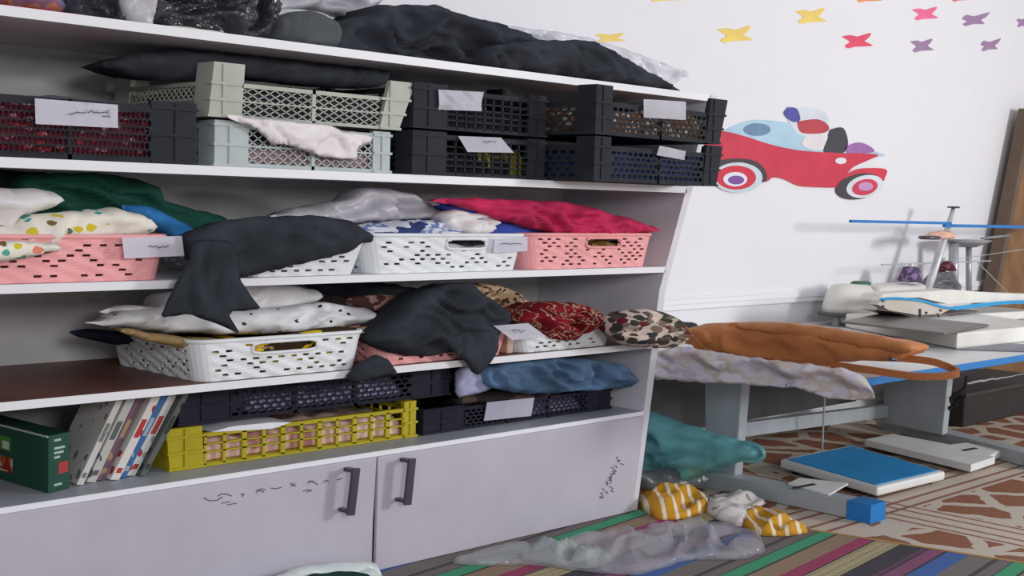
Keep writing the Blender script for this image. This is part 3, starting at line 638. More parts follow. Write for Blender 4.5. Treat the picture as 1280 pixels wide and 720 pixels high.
bh = cloth('black_cloth', 'big black cloth heap covering the hidden pink basket', 'cloth', 'black_cloth', [(462, 420), (490, 398), (512, 380), (530, 364), (566, 354), (590, 353), (600, 364), (618, 376), (634, 390), (636, 402), (622, 412), (618, 424), (610, 434), (566, 440), (540, 446), (510, 446), (480, 440), (464, 430)], at=.01, tf=.06, tb=.22, rim=.09, fold=.02, freq=8, ang=-.1, seed=11, zmin=.79)
cloth('hanging_corner', '', '', 'black_cloth', [(556, 420), (600, 410), (624, 416), (624, 436), (612, 456), (598, 470), (588, 464), (578, 448), (562, 436)], at=-.05, tf=.012, tb=.02, rim=.04, fold=.008, ang=1.3, parent=bh)
cloth('black_cloth', 'black cloth end drooping from the shelf between the white and pink baskets', 'cloth', 'black_cloth', [(432, 470), (452, 450), (470, 442), (486, 450), (498, 468), (470, 472), (440, 480)], at=-.03, tf=.02, tb=.025, rim=.04, fold=.006)
M['leopard'] = spots('leopard_scarf', (196, 170, 138), [(70, 54, 46), (110, 84, 62), (60, 46, 44)], 34, .45, (1, 1, 1.2))
M['paisley'] = blotch('red_paisley_scarf', [(0, (118, 20, 34)), (.47, (196, 158, 134)), (.51, (96, 60, 50)), (.55, (140, 24, 38))], 17, (1, 1, 1.5), 3.0, dist=.4)
M['camo'] = spots('brown_camouflage_cloth', (206, 190, 178), [(70, 62, 62), (130, 112, 100), (60, 62, 60), (214, 198, 186), (104, 34, 40), (90, 80, 74)], 21, .62, (1, 1, 1.5))
cloth('leopard_scarf', 'beige leopard print scarf behind the red scarf on the brown shelf', 'scarf', 'leopard', [(572, 354), (610, 352), (640, 362), (658, 376), (672, 388), (664, 402), (640, 408), (610, 392)], at=.24, tf=.08, tb=.2, zmin=.8, rim=.08, fold=.02)
cloth('red_scarf', 'dark red paisley scarf heaped over the small white basket', 'scarf', 'paisley', [(640, 398), (662, 380), (690, 376), (730, 380), (746, 392), (746, 406), (726, 416), (712, 426), (690, 426), (664, 414)], at=.04, tf=.1, tb=.2, rim=.07, fold=.025, freq=13, ang=-.2)
card([(616, 407), (661, 404), (684, 421), (640, 425)], -.03, 'tilted paper label under the red scarf on the brown shelf', scribble(640, 413, 16, 3, 8), dy=.04)
cloth('camouflage_cloth', 'camouflage print cloth bundle at the right end of the brown shelf', 'cloth', 'camo', [(764, 396), (780, 388), (810, 386), (834, 392), (848, 408), (852, 430), (836, 436), (800, 434), (776, 430), (764, 416)], at=-.12, tf=.10, tb=.12, rim=.07, fold=.03, freq=10)
M['box_tan'] = plain('tan_card', (196, 170, 150), .8)
bm = B(); bx(bm, -.765, -.73, .05, .4, ZC, .85, .004); bx(bm, -.768, -.727, .045, .405, .85, .856); tag(link('cardboard_box', bm, 'box_tan', None, False, (-.75, .2, ZC)), 'narrow tan cardboard box between the pink and small white baskets', 'box')

# ------------------------------------------------------------------ cabinet top
M['carton_green'] = plain('dark_green_carton', (30, 78, 62), .5, var=.05)
t = thing('food_carton', 'dark green food carton with lime band and red picture at the left', 'carton', (-2.68, .3, ZD))
bm = B(); P = [(-2.70, .085), (-2.615, .115), (-2.66, .62), (-2.75, .60)]
prism(bm, [(x, y, ZD) for x, y in P], (0, 0, .178), .003); link('carton_body', bm, 'carton_green', t)
def on_face(u, v, off=.0012):          # big face: u 0 (front) .. 1 (back)
    a, c = Vector((-2.70, .085, ZD)), Vector((-2.75, .60, ZD)); p = a.lerp(c, u) + Vector((-off, 0, .178*v)); return p
def on_spine(u, v, off=.0012):
    a, c = Vector((-2.70, .085, ZD)), Vector((-2.615, .115, ZD)); return a.lerp(c, u) + Vector((.3*off, -off, .178*v))
def facequad(f, u0, u1, v0, v1, off=.0012): return [f(u0, v0, off), f(u1, v0, off), f(u1, v1, off), f(u0, v1, off)]
def sticker(bm, pts, th=.001, d=(0, 1, 0)): prism(bm, pts, Vector(d)*th); return bm
bm = B(); sticker(bm, facequad(on_face, .42, .98, .55, .80), d=(1, 0, 0)); link('lime_band', bm, plain('lime_print', (70, 140, 50), .5), t)
bm = B(); sticker(bm, facequad(on_face, .40, .98, .16, .44), d=(1, 0, 0)); link('red_picture', bm, blotch('red_food_print', [(0, (150, 50, 34)), (.5, (180, 96, 60)), (.6, (210, 190, 170))], 22), t)
bm = B()
for u0 in (.44, .56, .68, .80): sticker(bm, facequad(on_face, u0, u0+.07, .58, .72, .0024), d=(1, 0, 0))
sticker(bm, facequad(on_face, .45, .95, .18, .2, .0024), d=(1, 0, 0)); link('lettering', bm, plain('pale_print', (206, 216, 190), .6), t)
M['pale_print_green'] = plain('pale_green_print', (170, 190, 178), .6)
for v0 in (.90, .76, .68, .60, .12):
    bm = B(); sticker(bm, facequad(on_spine, .25, .25+.5*(.4 + .6*abs(math.sin(v0*31))), v0-.02, v0+.02)); link('spine_lettering', bm, 'pale_print_green', t)
bm = B(); sticker(bm, facequad(on_spine, .45, .9, .3, .5)); link('red_badge', bm, plain('red_print', (170, 60, 64), .6), t)
bm = B(); bar(bm, on_face(0, .985, .002), on_face(1, .985, .002), .003, .006); link('edge_highlight', bm, plain('painted_highlight', (190, 200, 190), .6), t)  # thin pale bar paints the highlight along the carton's top edge
books = [(-2.585, .022, (206, 204, 200), (120, 124, 120)), (-2.545, .03, (190, 190, 186), (90, 100, 96)), (-2.505, .026, (122, 96, 112), (170, 140, 110)), (-2.47, .03, (222, 218, 212), (180, 60, 60)), (-2.432, .022, (70, 110, 160), (160, 170, 180)), (-2.40, .03, (206, 206, 206), (170, 60, 60)), (-2.365, .02, (100, 104, 100), (50, 60, 60))]
blabel = ['white thin magazine, nearest the green carton', 'pale grey magazine leaning second from the green carton', 'purple and brown magazine leaning in the row', 'thick white magazine with red mark at its foot', 'blue spined magazine leaning in the row', 'pale magazine with red mark, second nearest the yellow crate', 'dark grey magazine nearest the yellow crate']
for i, ((bx0, w, c1, c2), lb) in enumerate(zip(books, blabel)):
    t = thing('magazine', lb, 'magazine', (bx0, .15, ZD), 'magazines leaning beside the green carton')
    H, lx = .262, .135 + .004*i; y0 = .13 + .012*(i % 3)
    q = [(bx0, y0, ZD+.004), (bx0+w, y0, ZD), (bx0+w+lx, y0, ZD+H-.004), (bx0+lx, y0, ZD+H)]
    bm = B(); prism(bm, q, (0, .2, 0)); link('cover', bm, spots('cover_%d' % i, c1, [tuple(int(v*.72) for v in c1), c2], 34, .34, (1, 1, .6), .9, .5), t)
    for k, (a, c) in enumerate(((.08, .14), (.5, .72))):
        bm = B()
        l0, l1 = Vector(q[0]).lerp(Vector(q[3]), a), Vector(q[0]).lerp(Vector(q[3]), c); r0, r1 = Vector(q[1]).lerp(Vector(q[2]), a), Vector(q[1]).lerp(Vector(q[2]), c)
        prism(bm, [l0.lerp(r0, .2)+Vector((0,-.001,0)), l0.lerp(r0, .8)+Vector((0,-.001,0)), l1.lerp(r1, .8)+Vector((0,-.001,0)), l1.lerp(r1, .2)+Vector((0,-.001,0))], (0, .001, 0))
        link('spine_print', bm, plain('spine_print_%d' % i, c2, .7), t)
crate('crate', 'yellow crate under a black crate on the cupboard top', -2.25, -1.17, .14, .62, ZD, .572, .598, 'yellow_plastic', 'bars', 11, .13, (.012, .0), 0, pwr=.06)
fill('folded_cloth', 'pale pink cloth inside the yellow crate', 'pale_pink', -2.2, -1.22, .17, .58, .47, .565, 12)
crate('crate', 'black crate stacked on the yellow crate under the brown shelf', -2.2, -.97, .17, .66, .6, .715, .73, 'navy_plastic', 'holes', 22, .2, (0, 0), 2, pwr=.2)
fill('folded_cloth', 'lilac grey cloth inside the black crate above the yellow one', 'lilac_dots', -1.9, -1.2, .2, .6, .614, .69, 13)
crate('crate', 'black crate holding jeans at the right end of the cupboard top', -1.13, .0, .14, .64, ZD, .548, .556, 'navy_plastic', 'holes', 24, .22, (0, 0), 2, pwr=.16)
fill('folded_cloth', 'lilac cloth inside the black crate under the jeans', 'lilac_dots', -.62, -.18, .172, .6, .47, .535, 14)
M['denim'] = fabric('denim', (76, 100, 126), .9, .3, 40, .35)
M['whiteblue'] = fabric('pale_blue_cloth', (178, 182, 212), .9, .06)
M['dark_brown'] = blotch('dark_brown_cloth', [(0, (46, 40, 40)), (.55, (84, 68, 60))], 12)
cloth('jeans', 'folded blue denim jeans on the right black crate', 'jeans', 'denim', [(606, 462), (640, 452), (680, 447), (730, 448), (780, 455), (790, 466), (788, 484), (740, 488), (690, 492), (650, 492), (612, 484)], at=.07, tf=.05, tb=.3, zmax=.735, rim=.06, fold=.022, freq=11, ang=-.25)
cloth('pale_cloth', 'pale blue white cloth hanging beside the jeans over the black crate', 'cloth', 'whiteblue', [(571, 458), (632, 456), (626, 474), (610, 488), (590, 494), (571, 498)], at=.12, tf=.02, tb=.04, rim=.04, fold=.006)
cloth('dark_cloth', 'dark brown cloth beneath the jeans in the right black crate', 'cloth', 'dark_brown', [(570, 496), (610, 488), (640, 484), (690, 490), (690, 500), (640, 506), (570, 506)], at=.17, tf=.03, tb=.1, zmin=.53, rim=.03, fold=.006)
M['grey_paper'] = plain('grey_paper', (176, 172, 188), .7)
bm = B(); prism(bm, [aY(x, y, .125) for x, y in [(609, 503), (668, 497), (664, 520), (605, 526)]], (0, .003, 0)); tag(link('paper_label', bm, 'grey_paper', None, False, aY(605, 526, .125)), 'blank grey paper label on the black crate below the jeans', 'paper label', 'handwritten paper labels')
bm = B(); prism(bm, [aY(x, y, .135) for x, y in [(264, 540), (340, 536), (364, 528), (340, 528), (290, 533)]], (0, .2, 0)); tag(link('paper_sheet', bm, 'paper', None, False, aY(264, 540, .135)), 'white paper sheet between the yellow crate and the black crate above', 'paper')

# ------------------------------------------------------------------ wall stickers
def wallpoly(px, off): return [aY(x, y, .799 - off) for x, y in px]
def sm2(px, n=4): return [(p.x, p.y) for p in smooth_path([Vector((x, y, 0)) for x, y in list(px) + [px[0]]], n)[:-1]]
BF = [(-.48, -.28), (-.22, -.38), (-.02, -.28), (.12, -.34), (.38, -.5), (.44, -.42), (.32, -.12), (.24, .04), (.5, .30), (.30, .36), (-.08, .40), (-.28, .5), (-.38, .32), (-.22, .10), (-.30, -.06)]
BF2 = [(-.5, .0), (-.34, -.32), (-.1, -.22), (.08, -.28), (.48, -.5), (.5, -.42), (.36, -.12), (.20, .06), (.34, .30), (.2, .36), (-.08, .36), (-.34, .5), (-.46, .36), (-.30, .16)]
cols = {'yellow': (236, 208, 112), 'pink': (236, 112, 152), 'coral': (226, 84, 108), 'purple': (158, 128, 164), 'orange': (236, 150, 110), 'rose': (220, 100, 110)}
for k, v in cols.items(): M['st_'+k] = plain('sticker_'+k, v, .6, var=.05)
for cx, cy, w, h, c, lb, bf in [(762, 47, 40, 12, 'yellow', 'yellow butterfly sticker half hidden behind the white plastic bag', BF), (918, 43, 46, 21, 'yellow', 'large yellow butterfly sticker directly above the car sticker', BF), (1013, 20, 40, 20, 'yellow', 'yellow butterfly sticker highest of the three whole yellow ones', BF),
                         (1071, 51, 40, 19, 'coral', 'coral red butterfly sticker below the pink one', BF), (1156, 17, 34, 17, 'pink', 'pink butterfly sticker left of the upper purple one', BF), (1152, 57, 30, 17, 'purple', 'purple butterfly sticker below the pink one', BF), (1219, 24, 34, 17, 'purple', 'purple butterfly sticker right of the pink one', BF2), (1238, 56, 25, 16, 'purple', 'small purple butterfly sticker, lowest on the right', BF2),
                         (1277, 28, 14, 12, 'purple', 'purple butterfly sticker cut by the right edge of the view', BF), (1085, -4, 36, 14, 'orange', 'orange butterfly sticker at the top edge of the view', BF), (830, -4, 44, 12, 'yellow', 'yellow butterfly sticker at the top edge, left of the orange one', BF), (1200, -5, 26, 14, 'rose', 'rose butterfly sticker at the top edge, right of the orange one', BF)]:
    bm = B(); prism(bm, wallpoly(sm2([(cx + a*w, cy + b2*h) for a, b2 in bf], 2), 0), (0, -.003, 0)); tag(link('butterfly_sticker', bm, 'st_'+c, None, False, aY(cx, cy, .797)), lb, 'wall sticker', 'butterfly wall stickers')
car = thing('car_sticker', 'red open-top car wall sticker with blue seats right of the shelving unit', 'wall sticker', aY(1000, 200, .797))
def decal(name, px, off, rgb, n=4, rough=.5, parent=car, smooth=True):
    bm = B(); prism(bm, wallpoly(sm2(px, n) if smooth else px, off), (0, -.0012, 0)); o = link(name, bm, plain('print_%s_%d' % (name, len(bpy.data.materials)), rgb, rough, var=.04), parent); return o
def ell(cx, cy, rx, ry, n=28, tilt=0): return [(cx + rx*math.cos(t), cy + ry*math.sin(t) + tilt*rx*math.cos(t)) for t in (2*PI*k/n for k in range(n))]
decal('seat', [(900, 166), (915, 158), (940, 150), (975, 152), (1000, 158), (1020, 176), (1060, 186), (1096, 190), (1098, 196), (1000, 192), (940, 180), (902, 168)], .0012, (176, 208, 226))
decal('luggage', ell(946, 162, 17, 8), .0026, (110, 140, 170), 1)
decal('luggage', [(985, 150), (992, 138), (1012, 134), (1030, 140), (1036, 152), (1024, 170), (998, 168)], .0026, (214, 222, 228))
decal('luggage', [(996, 152), (1022, 149), (1036, 158), (1030, 166), (1002, 166)], .0038, (188, 70, 80))
decal('luggage', ell(1022, 178, 20, 10), .0040, (226, 220, 222), 1)
decal('luggage', [(1038, 162), (1054, 160), (1060, 180), (1052, 192), (1030, 190), (1034, 174)], .0052, (66, 66, 74))
decal('luggage', [(1056, 184), (1072, 178), (1086, 182), (1092, 190), (1062, 192)], .0052, (160, 110, 170))
decal('luggage', [(985, 134), (996, 136), (1000, 150), (990, 152), (980, 142)], .0052, (82, 84, 160))
decal('body', [(870, 160), (905, 164), (930, 170), (965, 181), (1000, 188), (1045, 191), (1096, 193), (1086, 200), (1068, 208), (1060, 216), (1052, 226), (1046, 234), (1020, 234), (998, 232), (980, 224), (966, 222), (950, 228), (880, 224), (868, 200)], .007, (204, 58, 78), 5)
decal('arch', [(884, 206), (900, 200), (925, 198), (945, 202), (956, 212), (958, 226), (944, 228), (930, 224), (884, 224)], .0084, (72, 62, 68))
decal('tire', ell(922, 222, 31, 19), .0096, (200, 214, 220), 1); decal('wheel_rim', ell(920, 222, 25, 15), .0108, (206, 50, 72), 1); decal('hub', ell(919, 224, 15, 9), .012, (224, 222, 232), 1); decal('hub_cap', ell(920, 225, 10, 5.5), .0132, (120, 80, 150), 1)
decal('fender', [(1054, 222), (1070, 212), (1090, 210), (1108, 212), (1106, 222), (1100, 228), (1060, 236)], .0084, (210, 60, 80))
decal('tire', ell(1074, 233, 29, 16, tilt=-.15), .0096, (70, 66, 72), 1); decal('whitewall', ell(1081, 233, 23, 14, tilt=-.15), .0108, (214, 222, 226), 1); decal('wheel_rim', ell(1081, 234, 16, 10, tilt=-.15), .012, (206, 60, 90), 1); decal('hub', ell(1082, 233, 9, 5.5), .0132, (196, 150, 190), 1)
decal('headlamp', ell(1051, 201, 7, 4), .0084, (226, 226, 230), 1)

# ------------------------------------------------------------------ kilim
kil, nt, b = nm('striped_kilim', .95, 0, .1)
tc = N(nt, 'ShaderNodeTexCoord'); mp = N(nt, 'ShaderNodeMapping'); mp.inputs['Rotation'].default_value = (0, 0, -.13)
nt.links.new(tc.outputs['Object'], mp.inputs['Vector']); sp = N(nt, 'ShaderNodeSeparateXYZ'); nt.links.new(mp.outputs[0], sp.inputs[0])
mr = N(nt, 'ShaderNodeMath', operation='MULTIPLY'); mr.inputs[1].default_value = -1/.78; nt.links.new(sp.outputs[1], mr.inputs[0])
fr = N(nt, 'ShaderNodeMath', operation='FRACT'); nt.links.new(mr.outputs[0], fr.inputs[0])
KS = [(0, (108, 98, 98)), (.06, (52, 44, 50)), (.07, (44, 150, 104)), (.15, (52, 44, 50)), (.165, (146, 122, 96)), (.28, (150, 40, 86)), (.36, (60, 46, 50)), (.375, (176, 164, 122)), (.50, (44, 38, 50)), (.62, (92, 50, 86)), (.64, (44, 38, 50)), (.655, (126, 62, 100)), (.73, (44, 38, 50)), (.745, (44, 92, 160)), (.85, (112, 104, 100)), (.97, (60, 50, 50))]
base = ramp(nt, fr.outputs[0], KS)
ck = N(nt, 'ShaderNodeTexVoronoi', Scale=28.0, feature='F1', distance='CHEBYCHEV', Randomness=0.0); nt.links.new(mp.outputs[0], ck.inputs['Vector'])
lt = N(nt, 'ShaderNodeMath', operation='PINGPONG'); lt.inputs[1].default_value = .16; nt.links.new(ck.outputs['Distance'], lt.inputs[0])
g2 = N(nt, 'ShaderNodeMath', operation='GREATER_THAN'); g2.inputs[1].default_value = .1; nt.links.new(lt.outputs[0], g2.inputs[0])
bandm = ramp(nt, fr.outputs[0], [(0, (90, 90, 90)), (.06, (0, 0, 0)), (.165, (120, 120, 120)), (.28, (0, 0, 0)), (.375, (200, 200, 200)), (.5, (0, 0, 0)), (.85, (120, 120, 120)), (.97, (0, 0, 0))])
mu = N(nt, 'ShaderNodeMath', operation='MULTIPLY'); nt.links.new(g2.outputs[0], mu.inputs[0]); nt.links.new(bandm, mu.inputs[1])
nz = N(nt, 'ShaderNodeTexNoise', Scale=90.0); nt.links.new(tc.outputs['Object'], nz.inputs['Vector'])
col = mixc(nt, mu.outputs[0], base, lin((84, 66, 56))); col = mixc(nt, .1, col, nz.outputs['Color'])
nt.links.new(col, b.inputs['Base Color']); bump(nt, b, tc.outputs['Object'], 160, .4, .004)
bm = B(); prism(bm, [(.14, -.005, .001), (.36, -.76, .001), (.66, -1.9, .001), (-3.4, -2.3, .001), (-3.2, -.005, .001)], (0, 0, .009))
kr = tag(link('kilim_rug', bm, kil, None, False, (.39, -.70, .001)), 'striped woven kilim rug on the floor in front of the cupboard doors', 'rug')
bm = B(); ed = [Vector((.14, -.01, .006)), Vector((.36, -.76, .006)), Vector((.66, -1.9, .006))]
for p, q in zip(ed, ed[1:]): bar(bm, p, q, .016, .014)
link('edge_binding', bm, plain('tan_binding', (176, 140, 90), .9), kr)

# ------------------------------------------------------------------ sewing table
M['table_white'] = plain('table_white', (226, 228, 226), .45, var=.02)
M['table_blue'] = plain('table_blue_edge', (34, 122, 192), .4, var=.03)
M['frame'] = plain('pale_grey_steel', (168, 175, 180), .45, .1, .4, var=.04)
M['dark_panel'] = plain('dark_grey_panel', (84, 84, 86), .6)
tb = thing('sewing_table', 'white sewing machine table with blue edge and pale grey steel frame', 'table', (1.6, 0, 0))
TX0, TX1, TY0, TY1 = .45, 4.4, -.86, .76
link('table_top', bx(B(), TX0+.03, TX1, TY0+.012, TY1, .642, .67), 'table_white', tb)
bm = B(); bx(bm, TX0+.0, TX1, TY0, TY0+.0115, .638, .671, .003); bx(bm, TX0, TX0+.0295, TY0+.0115, TY1, .638, .671, .003); link('edge_band', bm, 'table_blue', tb)['label'] = 'bright blue edge band'
def leg(xf, foot0, foot1, up0, up1, nm_=''):
    l = link('leg', prism(B(), [up0 + Vector((-.035, 0, 0)), up1 + Vector((-.035, 0, 0)), Vector((up1.x-.035, up1.y-.03, .642)), Vector((up0.x-.035, up0.y+.03, .642))], (.07, 0, 0), .008), 'frame', tb)
    link('foot', bar(B(), foot0, foot1, .12, .075), 'frame', l)
    d = (foot1 - foot0).normalized(); bm = B(); bar(bm, foot1 - d*.11, foot1 + d*.01, .13, .085); link('foot_cap', bm, 'table_blue', l)
    return l
leg(.76, Vector((.76, .5, .038)), Vector((.75, -.80, .043)), Vector((.79, .15, .07)), Vector((.79, -.03, .07)))
leg(2.8, Vector((3.09, .46, .038)), Vector((2.56, -.82, .043)), Vector((2.86, .32, .07)), Vector((2.76, -.12, .07)))
bm = B(); bar(bm, (.85, .3, .215), (2.8, .3, .155), .05, .075); link('crossbeam', bm, 'frame', tb)
bm = B(); bx(bm, .62, 2.72, .45, .47, .2, .60, .006); bx(bm, .60, .66, .43, .45, .18, .62, .004); link('modesty_panel', bm, 'dark_panel', tb)
bm = B(); P = [aZ(x, y, .078) for x, y in [(985, 606), (1000, 599), (1060, 606), (1036, 620)]]; prism(bm, P, (0, 0, .008)); link('bracket_plate', bm, 'table_white', tb)
bm = B(); bar(bm, aZ(992, 610, .088), aZ(1018, 605, .088), .02, .003); link('bracket_slot', bm, 'black_plastic', tb)
bm = B(); tube(bm, smooth_path([aX(x, y, 2.70) for x, y in [(1208, 470), (1206, 484), (1196, 492), (1188, 498), (1190, 504), (1196, 506), (1186, 510), (1188, 512)]], 5), .009, 6); link('cable', bm, 'black_plastic', tb)
# pedals
pd = thing('treadle_pedal', 'flat white treadle pedal with a bright blue mat under the sewing table', 'pedal', (1.6, -.25, 0))
Q = [aZ(x, y, .075) for x, y in [(975, 573), (1064, 555), (1182, 588), (1097, 608)]]
bm = B(); prism(bm, [Vector((q.x, q.y, .025)) for q in Q], (0, 0, .045), .012); link('pedal_plate', bm, 'table_white', pd)
ctr = sum(Q, Vector())/4
bm = B(); prism(bm, [Vector((ctr.x + (q.x-ctr.x)*.91, ctr.y + (q.y-ctr.y)*.91, .070)) for q in Q], (0, 0, .004), .001); link('pedal_mat', bm, plain('pedal_blue', (34, 142, 206), .5, var=.04), pd)
bm = B()
for q in Q: lathe(bm, (ctr.x + (q.x-ctr.x)*.8, ctr.y + (q.y-ctr.y)*.8, .0005), [(.02, 0), (.018, .026)], 10)
link('pedal_foot', bm, 'black_plastic', pd)
p2 = thing('foot_plate', 'bare white steel foot plate beyond the blue pedal', 'pedal', (2.4, -.2, 0))
bm = B(); P = [aZ(x, y, .06) for x, y in [(1081, 549), (1116, 542), (1188, 556), (1208, 553), (1254, 561), (1236, 569), (1244, 571), (1214, 581)]]; prism(bm, [Vector((p.x, p.y, .02)) for p in P], (0, 0, .04), .004); link('plate', bm, 'table_white', p2)
bm = B(); bar(bm, aZ(1204, 563, .062), aZ(1220, 560, .062), .025, .003); link('slot', bm, 'black_plastic', p2)
bm = B(); lathe(bm, (2.36, .02, 0), [(.03, 0), (.03, .02)], 10); lathe(bm, (2.3, -.45, 0), [(.03, 0), (.03, .02)], 10); link('plate_foot', bm, 'black_plastic', p2)
bm = B(); tube(bm, [(1.83, .14, .0), (1.83, .14, .64)], .006, 6); link('treadle_rod', bm, 'frame', tb)
# things under the table
db = thing('storage_box', 'dark brown-black storage box on the floor under the right of the table', 'box', (4.1, .35, 0))
bm = B(); bx(bm, 3.5, 4.9, .12, .66, 0, .2, .01); link('box_body', bm, plain('dark_box', (52, 46, 46), .7), db); bm = B(); bx(bm, 3.48, 4.92, .10, .68, .2, .225, .006); link('lid', bm, plain('dark_lid', (66, 60, 60), .7), db)
cloth('plastic_bag', 'grey plastic bag on the dark box under the table', 'bag', 'grey_film', [(1204, 488), (1216, 476), (1250, 472), (1320, 474), (1320, 502), (1260, 498), (1215, 492)], at=.3, tf=.1, tb=.2, zmin=.228, fold=.025)
M['teal'] = plain('teal_film', (96, 160, 166), .5, 0, .4, .12, 10, .4, .02)
cloth('plastic_bag', 'teal plastic bag slumped beside the cupboard under the table', 'bag', 'teal', [(772, 512), (800, 510), (818, 516), (850, 528), (880, 538), (920, 549), (940, 555), (951, 562), (950, 573), (928, 576), (890, 590), (860, 604), (800, 608), (772, 606)], 'X', .5, tf=.1, tb=.1, zmin=-.03, rim=.13, fold=.014, freq=7, ang=-.25)
bm = B(); tube(bm, smooth_path([aX(x, y, .5) for x, y in [(918, 556), (934, 554), (950, 560), (954, 570), (944, 576), (926, 574)]], 5), .012, 8); tag(link('bag_handle', bm, 'teal', bpy.data.objects.get([o.name for o in C.objects if o.get('label', '').startswith('teal plastic')][0]), True), 'x', 'x')
hb = [o for o in C.objects if o.name == 'bag_handle'][0]
for k in ('label', 'category'): del hb[k]
cloth('plastic_bag', 'dark grey plastic bag on the floor below the teal bag', 'bag', plain('dark_grey_film', (86, 88, 94), .35, 0, .5, .1, 14, .6, .02), [(792, 590), (840, 586), (876, 588), (884, 600), (866, 612), (800, 616)], 'Y', .08, tf=.06, tb=.08, zmin=.012, fold=.014)

# floor bags and cloth in front
M['mustard'], nt, b = nm('mustard_striped_cloth', .85, 0, .15)
v = coord(nt, (1, 1, 1), (0, 0, .75)); wv = N(nt, 'ShaderNodeTexWave', Scale=5.2, Distortion=1.2); wv.inputs['Detail Scale'].default_value = .6; nt.links.new(v, wv.inputs['Vector'])
nt.links.new(ramp(nt, wv.outputs['Fac'], [(0, (204, 150, 48)), (.80, (236, 222, 200))]), b.inputs['Base Color'])
cloth('striped_cloth', 'mustard yellow cloth with white stripes on the floor by the cupboard corner', 'cloth', 'mustard', [(796, 614), (830, 612), (870, 616), (886, 624), (886, 640), (850, 650), (820, 650), (800, 636)], 'Z', .012, tf=.06, tb=0, rim=.12, fold=.014, freq=5, h=.016)
cloth('striped_cloth', 'mustard yellow striped cloth on the floor right of the clear bag', 'cloth', 'mustard', [(926, 646), (942, 634), (968, 642), (996, 656), (1014, 666), (980, 671), (950, 670), (930, 662)], 'Z', .012, tf=.045, tb=0, rim=.10, fold=.012, freq=5, h=.016)
cloth('white_cloth_pile', 'crumpled off-white cloth between the two mustard cloths', 'cloth', spots('off_white_print', (212, 206, 204), [(150, 140, 132), (190, 184, 180)], 12, .25), [(886, 622), (920, 618), (960, 628), (940, 640), (930, 660), (900, 652), (880, 640)], 'Z', .012, tf=.04, tb=0, rim=.10, fold=.012, freq=5, h=.016)
M['clear'] = clear('clear_plastic', (200, 198, 206), .34, .08, 12, 1.0)
cloth('clear_plastic_bag', 'crumpled clear plastic bag sprawled in front of the cupboard', 'bag', 'clear', [(560, 704), (620, 690), (680, 682), (740, 672), (780, 668), (840, 660), (900, 656), (950, 668), (958, 690), (930, 700), (860, 700), (800, 720), (740, 716), (660, 706), (600, 708)], 'Z', .012, tf=.06, tb=0, rim=.3, fold=.026, freq=6, h=.016, ang=.5)
cloth('plastic_bag', 'pale grey plastic bag flattened beside the clear bag at the cupboard foot', 'bag', clear('milky_plastic', (190, 200, 198), .7, .25, 9, .8), [(650, 690), (690, 682), (740, 690), (770, 700), (740, 712), (690, 706), (650, 700)], 'Z', .013, tf=.05, tb=0, rim=.12, fold=.02, h=.02)
M['palegreen'] = clear('pale_white_plastic', (222, 232, 230), .92, .3, 8, .7)
cloth('plastic_bag', 'white carrier bag with a dark opening at the bottom in front of the left door', 'bag', 'palegreen', [(310, 745), (340, 722), (380, 708), (430, 702), (470, 702), (476, 716), (470, 745)], 'Y', -.12, tf=.05, tb=.06, zmin=.012, fold=.01, rim=.06)
cloth('dark_cloth', 'dark green cloth inside the white carrier bag by the left door', 'cloth', fabric('bottle_green', (30, 58, 50)), [(370, 745), (384, 718), (430, 714), (464, 718), (462, 745)], 'Y', -.19, tf=.02, tb=.01, zmin=.012, rim=.02, fold=.004)

# ------------------------------------------------------------------ on the table
M['orange'] = plain('tan_orange_leather', (186, 120, 70), .55, 0, .35, .08, 25, .15, .006)
M['brown_strap'] = plain('brown_strap', (160, 98, 56), .6, 0, .3, .06)
M['greycloth'] = blotch('grey_floral_cloth', [(.3, (176, 170, 174)), (.45, (206, 204, 218)), (.55, (196, 184, 170)), (.65, (214, 212, 224))], 6, (1, 1, 2), 3.0, interp='LINEAR')
cl = cloth('draped_cloth', 'grey and lilac print cloth draped over the left end of the table', 'cloth', 'greycloth', [(812, 442), (850, 432), (882, 438), (930, 446), (980, 452), (1030, 458), (1064, 462), (1084, 474), (1090, 486), (1096, 498), (1062, 500), (1034, 496), (1000, 486), (968, 482), (930, 480), (870, 478), (812, 474)], 'X', .40, tf=.03, tb=.025, rim=.05, fold=.016, freq=5, ang=.12, jit=.01)
bag = cloth('leather_bag', 'tan orange leather bag lying flat on the left end of the table', 'bag', 'orange', [(852, 428), (854, 412), (884, 404), (940, 402), (980, 405), (1040, 413), (1100, 423), (1126, 428), (1138, 436), (1124, 450), (1080, 451), (1010, 456), (950, 458), (900, 448), (868, 432)], 'X', .64, tf=.08, tb=.28, zmin=.675, rim=.05, fold=.010, freq=4, ang=-.16)
cloth('flap', '', '', 'orange', [(915, 404), (980, 404), (1040, 411), (1100, 421), (1136, 429), (1143, 437), (1130, 443), (1090, 437), (1040, 429), (980, 420), (930, 413), (908, 408)], 'X', .575, tf=.035, tb=.09, rim=.025, fold=.006, freq=5, ang=-.2, parent=bag)
cloth('side_pocket', '', '', 'orange', [(853, 426), (855, 411), (876, 408), (890, 414), (892, 430), (876, 436)], 'X', .575, tf=.03, tb=.05, rim=.03, fold=.004, parent=bag)
bm = B(); pth = smooth_path([aX(x, y, .62) for x, y in [(856, 418), (872, 408), (884, 420), (900, 436), (940, 448), (1000, 452), (1060, 450)]], 6)
for p, q in zip(pth, pth[1:]): bar(bm, p + Vector((-.13, 0, 0)), q + Vector((-.13, 0, 0)), .035, .012, up=(1, 0, 0))
link('piping', bm, 'brown_strap', bag)
